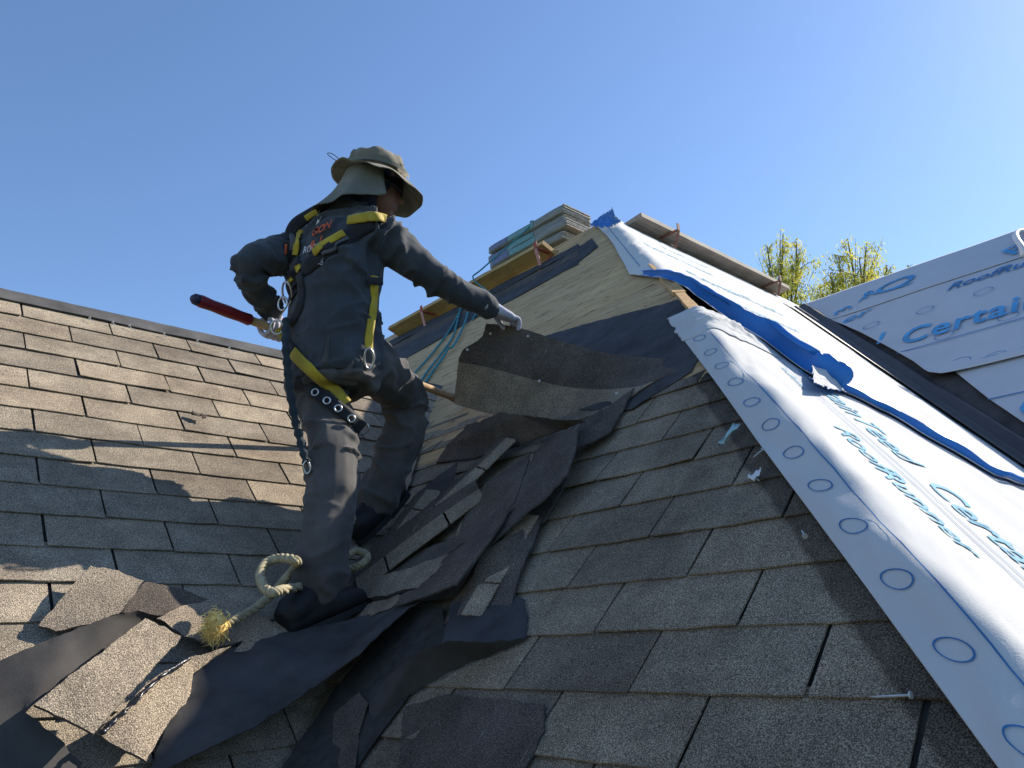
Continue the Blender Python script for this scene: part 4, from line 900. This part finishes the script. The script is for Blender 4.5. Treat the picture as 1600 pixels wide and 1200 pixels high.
# ---- harness laid on the clothes by casting the strap lines onto them
def bvh(objs):
    vs, fs = [], []
    for o in objs:
        k = len(vs); vs += [v.co.copy() for v in o.data.vertices]; fs += [[i+k for i in p.vertices] for p in o.data.polygons]
    return BVHTree.FromPolygons(vs, fs)
BV = bvh([hoodie, trousers]); BVS = bvh([hoodie])
def hit(x, y, bv=None):
    d = ray(x, y).normalized(); r = (bv or BV).ray_cast(CAM, d); return (r[0], r[1]) if r[0] is not None else None
harness = MB(); 
def strap(pts, wpx, mat, name, parent, off=.007, th=.004, n=40, bv=None, dflt=2.9):
    pp = spline([V((x, y, 0)) for x, y in pts], n); C_, N_ = [], []
    for p in pp:
        h = hit(p.x, p.y, bv)
        if h is None: C_.append(None); N_.append(-FW)
        else: C_.append(h[0]); N_.append(h[1] if h[1].dot(FW) < 0 else -h[1])
    last = dflt
    for i in range(n):
        if C_[i] is None:
            near = [j for j in range(n) if C_[j] is not None]; d = dflt if not near else (C_[min(near, key=lambda j: abs(j-i))]-CAM).dot(FW)
            C_[i] = PD(pp[i].x, pp[i].y, d); N_[i] = -FW
    for _ in range(5):
        N_ = [(N_[max(i-1,0)]+N_[i]*2+N_[min(i+1,n-1)]).normalized() for i in range(n)]; C_ = [(C_[max(i-1,0)]+C_[i]*2+C_[min(i+1,n-1)])/4 if 0 < i < n-1 else C_[i] for i in range(n)]
    P = []
    for i in range(n):
        t = (C_[min(i+1,n-1)]-C_[max(i-1,0)]).normalized(); nn = (N_[i]*.7-FW*.3).normalized(); s_ = t.cross(nn).normalized(); d = (C_[i]-CAM).dot(FW); wd = .86*(wpx if not callable(wpx) else wpx(i/(n-1)))*d/FPX/2
        P.append([C_[i]+nn*(off+.002*math.cos(q*1.5))+s_*q*wd for q in (-1,-.5,0,.5,1)])
    m = MB().grid(P, th, -FW); return m.build(name, mat, parent, True)
har = strap([(497,330),(480,340),(462,352),(453,375),(450,410),(455,440),(462,462)], 24, MAT['blackweb'], 'harness', worker, .007, .005); har['label'] = 'black and yellow fall-arrest harness'
S_ = lambda pts, w_, mat, nm='strap', **k: strap(pts, w_, MAT[mat], nm, har, **k)
S_([(600,344),(575,352),(556,362),(535,378),(512,396),(488,412),(470,428)], 30, 'blackweb', off=.008)
S_([(470,428),(474,450),(472,470),(466,490),(455,505)], 20, 'blackweb', off=.010); S_([(462,395),(462,425),(466,445)], 30, 'blackweb', off=.009)
S_([(472,362),(468,380),(465,400)], 13, 'yellow', off=.016); S_([(455,366),(456,380),(458,393)], 10, 'greyweb', off=.015)
S_([(538,366),(515,380),(494,394)], 14, 'yellow', off=.017); S_([(545,374),(525,388),(506,396)], 7, 'greyweb', off=.016)
S_([(546,348),(565,344),(585,341),(603,347)], 19, 'yellow', off=.018); S_([(479,343),(488,337),(497,332)], 11, 'yellow', off=.016)
S_([(466,414),(470,420),(473,426)], 12, 'yellow', off=.020); S_([(458,436),(460,442)], 14, 'yellow', off=.018)
S_([(583,432),(584,455),(582,480),(580,505),(577,530),(575,545)], 15, 'yellow', off=.010, dflt=2.75); S_([(572,441),(592,440)], 14, 'blackweb', 'chest_buckle', off=.02)
S_([(438,512),(446,525),(452,540)], 20, 'yellow', off=.012); S_([(452,540),(460,550)], 24, 'blackweb', off=.014)
S_([(460,551),(480,572),(503,592),(524,612),(540,632)], 22, 'yellow', off=.012)
S_([(462,598),(480,604),(498,616),(515,629),(532,642),(550,656),(568,670)], 26, 'blackweb', 'leg_belt', off=.013)
def ringat(x, y, r, tr_, mat, name, par, off=.022, asp=1.0, rot=0, bv=None):
    h = hit(x, y, bv); c, n_ = h if h else (PD(x, y, 2.75), -FW); n_ = (n_*.5-FW*.6).normalized(); c = c+n_*off; u = RT-n_*RT.dot(n_); u.normalize(); w_ = n_.cross(u)
    MB().tube([c+(u*math.cos(a+rot)*r+w_*math.sin(a+rot)*r*asp) for a in [2*math.pi*k/20 for k in range(21)]], tr_, 6, False).build(name, mat, par, True); return c
for x, y in ((496,616),(513,629),(530,641),(548,655)): ringat(x, y, .0115, .0032, MAT['steel'], 'grommet', har)
ringat(565, 668, .030, .0035, MAT['steel'], 'leg_buckle', har, .024, .75, .6); ringat(455, 455, .018, .004, MAT['steel'], 'dorsal_ring', har, .03, 2.3, .1); ringat(452, 478, .02, .004, MAT['steel'], 'snap_hook', har, .035, 1.2); ringat(575, 560, .016, .004, MAT['steel'], 'hip_ring', har, .02, 2.2, .2)
ringat(436, 512, .022, .004, MAT['steel'], 'side_ring', har, .02, 1.1, .5)
ly = spline([PD(447,500,2.74), PD(446,530,2.66), PD(449,570,2.60), PD(453,610,2.56), PD(461,655,2.52), PD(470,690,2.48), PD(479,722,2.44)], 50)
MB().tube(ly, [.013+.003*math.sin(i*1.7) for i in range(50)], 9).build('lanyard', MAT['lanyard'], har, True)
MB().tube(spline([PD(479,718,2.435), PD(474,728,2.43), PD(478,740,2.43), PD(485,735,2.43), PD(482,722,2.43)], 20), .004, 6).build('lanyard_hook', MAT['steel'], har, True)
# back print
def on_back(ax, ay, bx, by, cx, cy, off=.011):
    """text unit square -> pixels: origin a, x-unit b, y-unit c -> cast on the hoodie"""
    def f(x, y):
        px, py = ax+bx*x+cx*y, ay+by*x+cy*y; h = hit(px, py, BVS)
        if h is None: return PD(px, py, 2.95)
        return h[0]-FW*off
    return f
print_on('back_print', 'GON', on_back(487, 371, 13, -6.5, 5, -17), hoodie, MAT['orange'], bold=.025)
print_on('back_print', '& 1', on_back(483, 391, 15, -8, 5, -17), hoodie, MAT['orange'], bold=.025)
print_on('back_print', 'ROOF', on_back(474, 397, 9, -2.5, 3, -15), hoodie, MAT['whiteprint'], bold=.012)
print_on('back_print', '-6', on_back(497, 417, 11, -3, 3, -16), hoodie, MAT['greyprint'])
print_on('back_print', 'I', on_back(446, 397, 18, 0, 0, -20), hoodie, MAT['orange'], bold=.06)
tp = MB(); tv = [(503,322),(500,330),(503,338),(499,347),(494,352),(497,343),(494,337),(498,328)]
tp.add([ (hit(x, y, BVS) or (PD(x, y, 2.95), 0))[0]-FW*.004 for x, y in tv], [tuple(range(8))]); tp.build('back_print', MAT['whiteprint'], hoodie)
# ------------------------------------------------------------------ roofing shovel in his left hand
sv = empty('roofing_shovel', BE, 'long wooden-handled roofing shovel with red grip, tucked under his arm', 'shovel'); LB = (BE-BA).length
at = lambda t: BA+bd*(LB*t)
MB().tube([at(.13), at(.4), at(.7), at(.90)], [.0165,.0175,.018,.0175], 14).build('wooden_handle', MAT['handle'], sv, True)
MB().tube([at(t) for t in (-.004,.004,.016,.045,.085,.12,.145,.148)], [.012,.019,.023,.0205,.0225,.0205,.0225,.018], 16).build('red_grip', MAT['redgrip'], sv, True)
MB().tube([at(-.008), at(-.001), at(.008)], [.010,.0195,.0215], 14).build('grip_cap', MAT['darkgrip'], sv, True)
MB().tube([at(.885), at(.90), at(.955), at(1.0)], [.019,.0215,.021,.016], 14).build('socket', MAT['rust'], sv, True)
m = MB(); sd = bd.cross(PR.n).normalized(); bl_ = []
for i in range(8):
    t = i/7; c = at(.985)+bd*.20*t+PR.n*(.012*(1-t)); bl_.append([c+sd*q*lerp(.03,.09,min(1,t*1.6))+PR.n*(.012*q*q) for q in (-1,-.5,0,.5,1)])
m.grid(bl_, .003, PR.n).build('blade', MAT['rust'], sv)
# ------------------------------------------------------------------ rope with frayed end
rpts = [PV.px(345,975,.09), PV.px(368,968,.085), PV.px(400,950,.07), PV.px(428,925,.075), PV.px(447,903,.10), PV.px(462,884,.14), PD(462,876,2.10), PD(440,872,2.16), PD(418,878,2.16), PD(407,895,2.10), PD(411,915,2.05), PD(425,926,2.02), PD(440,922,2.06), PD(480,915,2.30), PD(520,905,2.52), PD(540,893,2.50), PD(560,884,2.48), PD(572,876,2.50), PD(572,866,2.53), PD(556,861,2.55), PD(540,868,2.52), PD(538,850,2.56), PD(543,828,2.62), PD(552,808,2.70)]
rs = spline(rpts, 260); ro = MB()
for k in range(3):   # three twisted strands
    pts = []
    for i, p in enumerate(rs):
        t = (rs[min(i+1,259)]-rs[max(i-1,0)]).normalized(); u = t.cross(Z_).normalized(); w_ = t.cross(u); a = i*.62+k*2.094; pts.append(p+(u*math.cos(a)+w_*math.sin(a))*.0062)
    ro.tube(pts, .0078, 6)
rope_o = tag(ro.build('safety_rope', MAT['rope'], None, True), 'thick tan rope looped round the back boot, ending in a frayed tuft', 'rope')
fr = MB(); r = random.Random(5); c0 = rs[0]; dd = (rs[0]-rs[6]).normalized()
ball(fr, c0+dd*.012-Z_*.004, .027,.027,.034, n=8)
for i in range(900):
    d = (dd*.55+V((r.gauss(0,.5), r.gauss(0,.5), r.gauss(0,.5)-.55))).normalized(); L = r.uniform(.014,.026)*(1.5 if r.random() < .06 else 1); b0 = c0+dd*.012+V((r.gauss(0,.010), r.gauss(0,.010), r.gauss(0,.013)))
    e = b0+d*L; fr.tube([b0, b0+d*L*.6+V((r.gauss(0,.005), r.gauss(0,.005), r.gauss(0,.005))), e+V((r.gauss(0,.004), r.gauss(0,.004), -.008*r.random()))], [.0013,.0012,.0006], 3, False)
fr.build('frayed_end', MAT['fray'], rope_o)
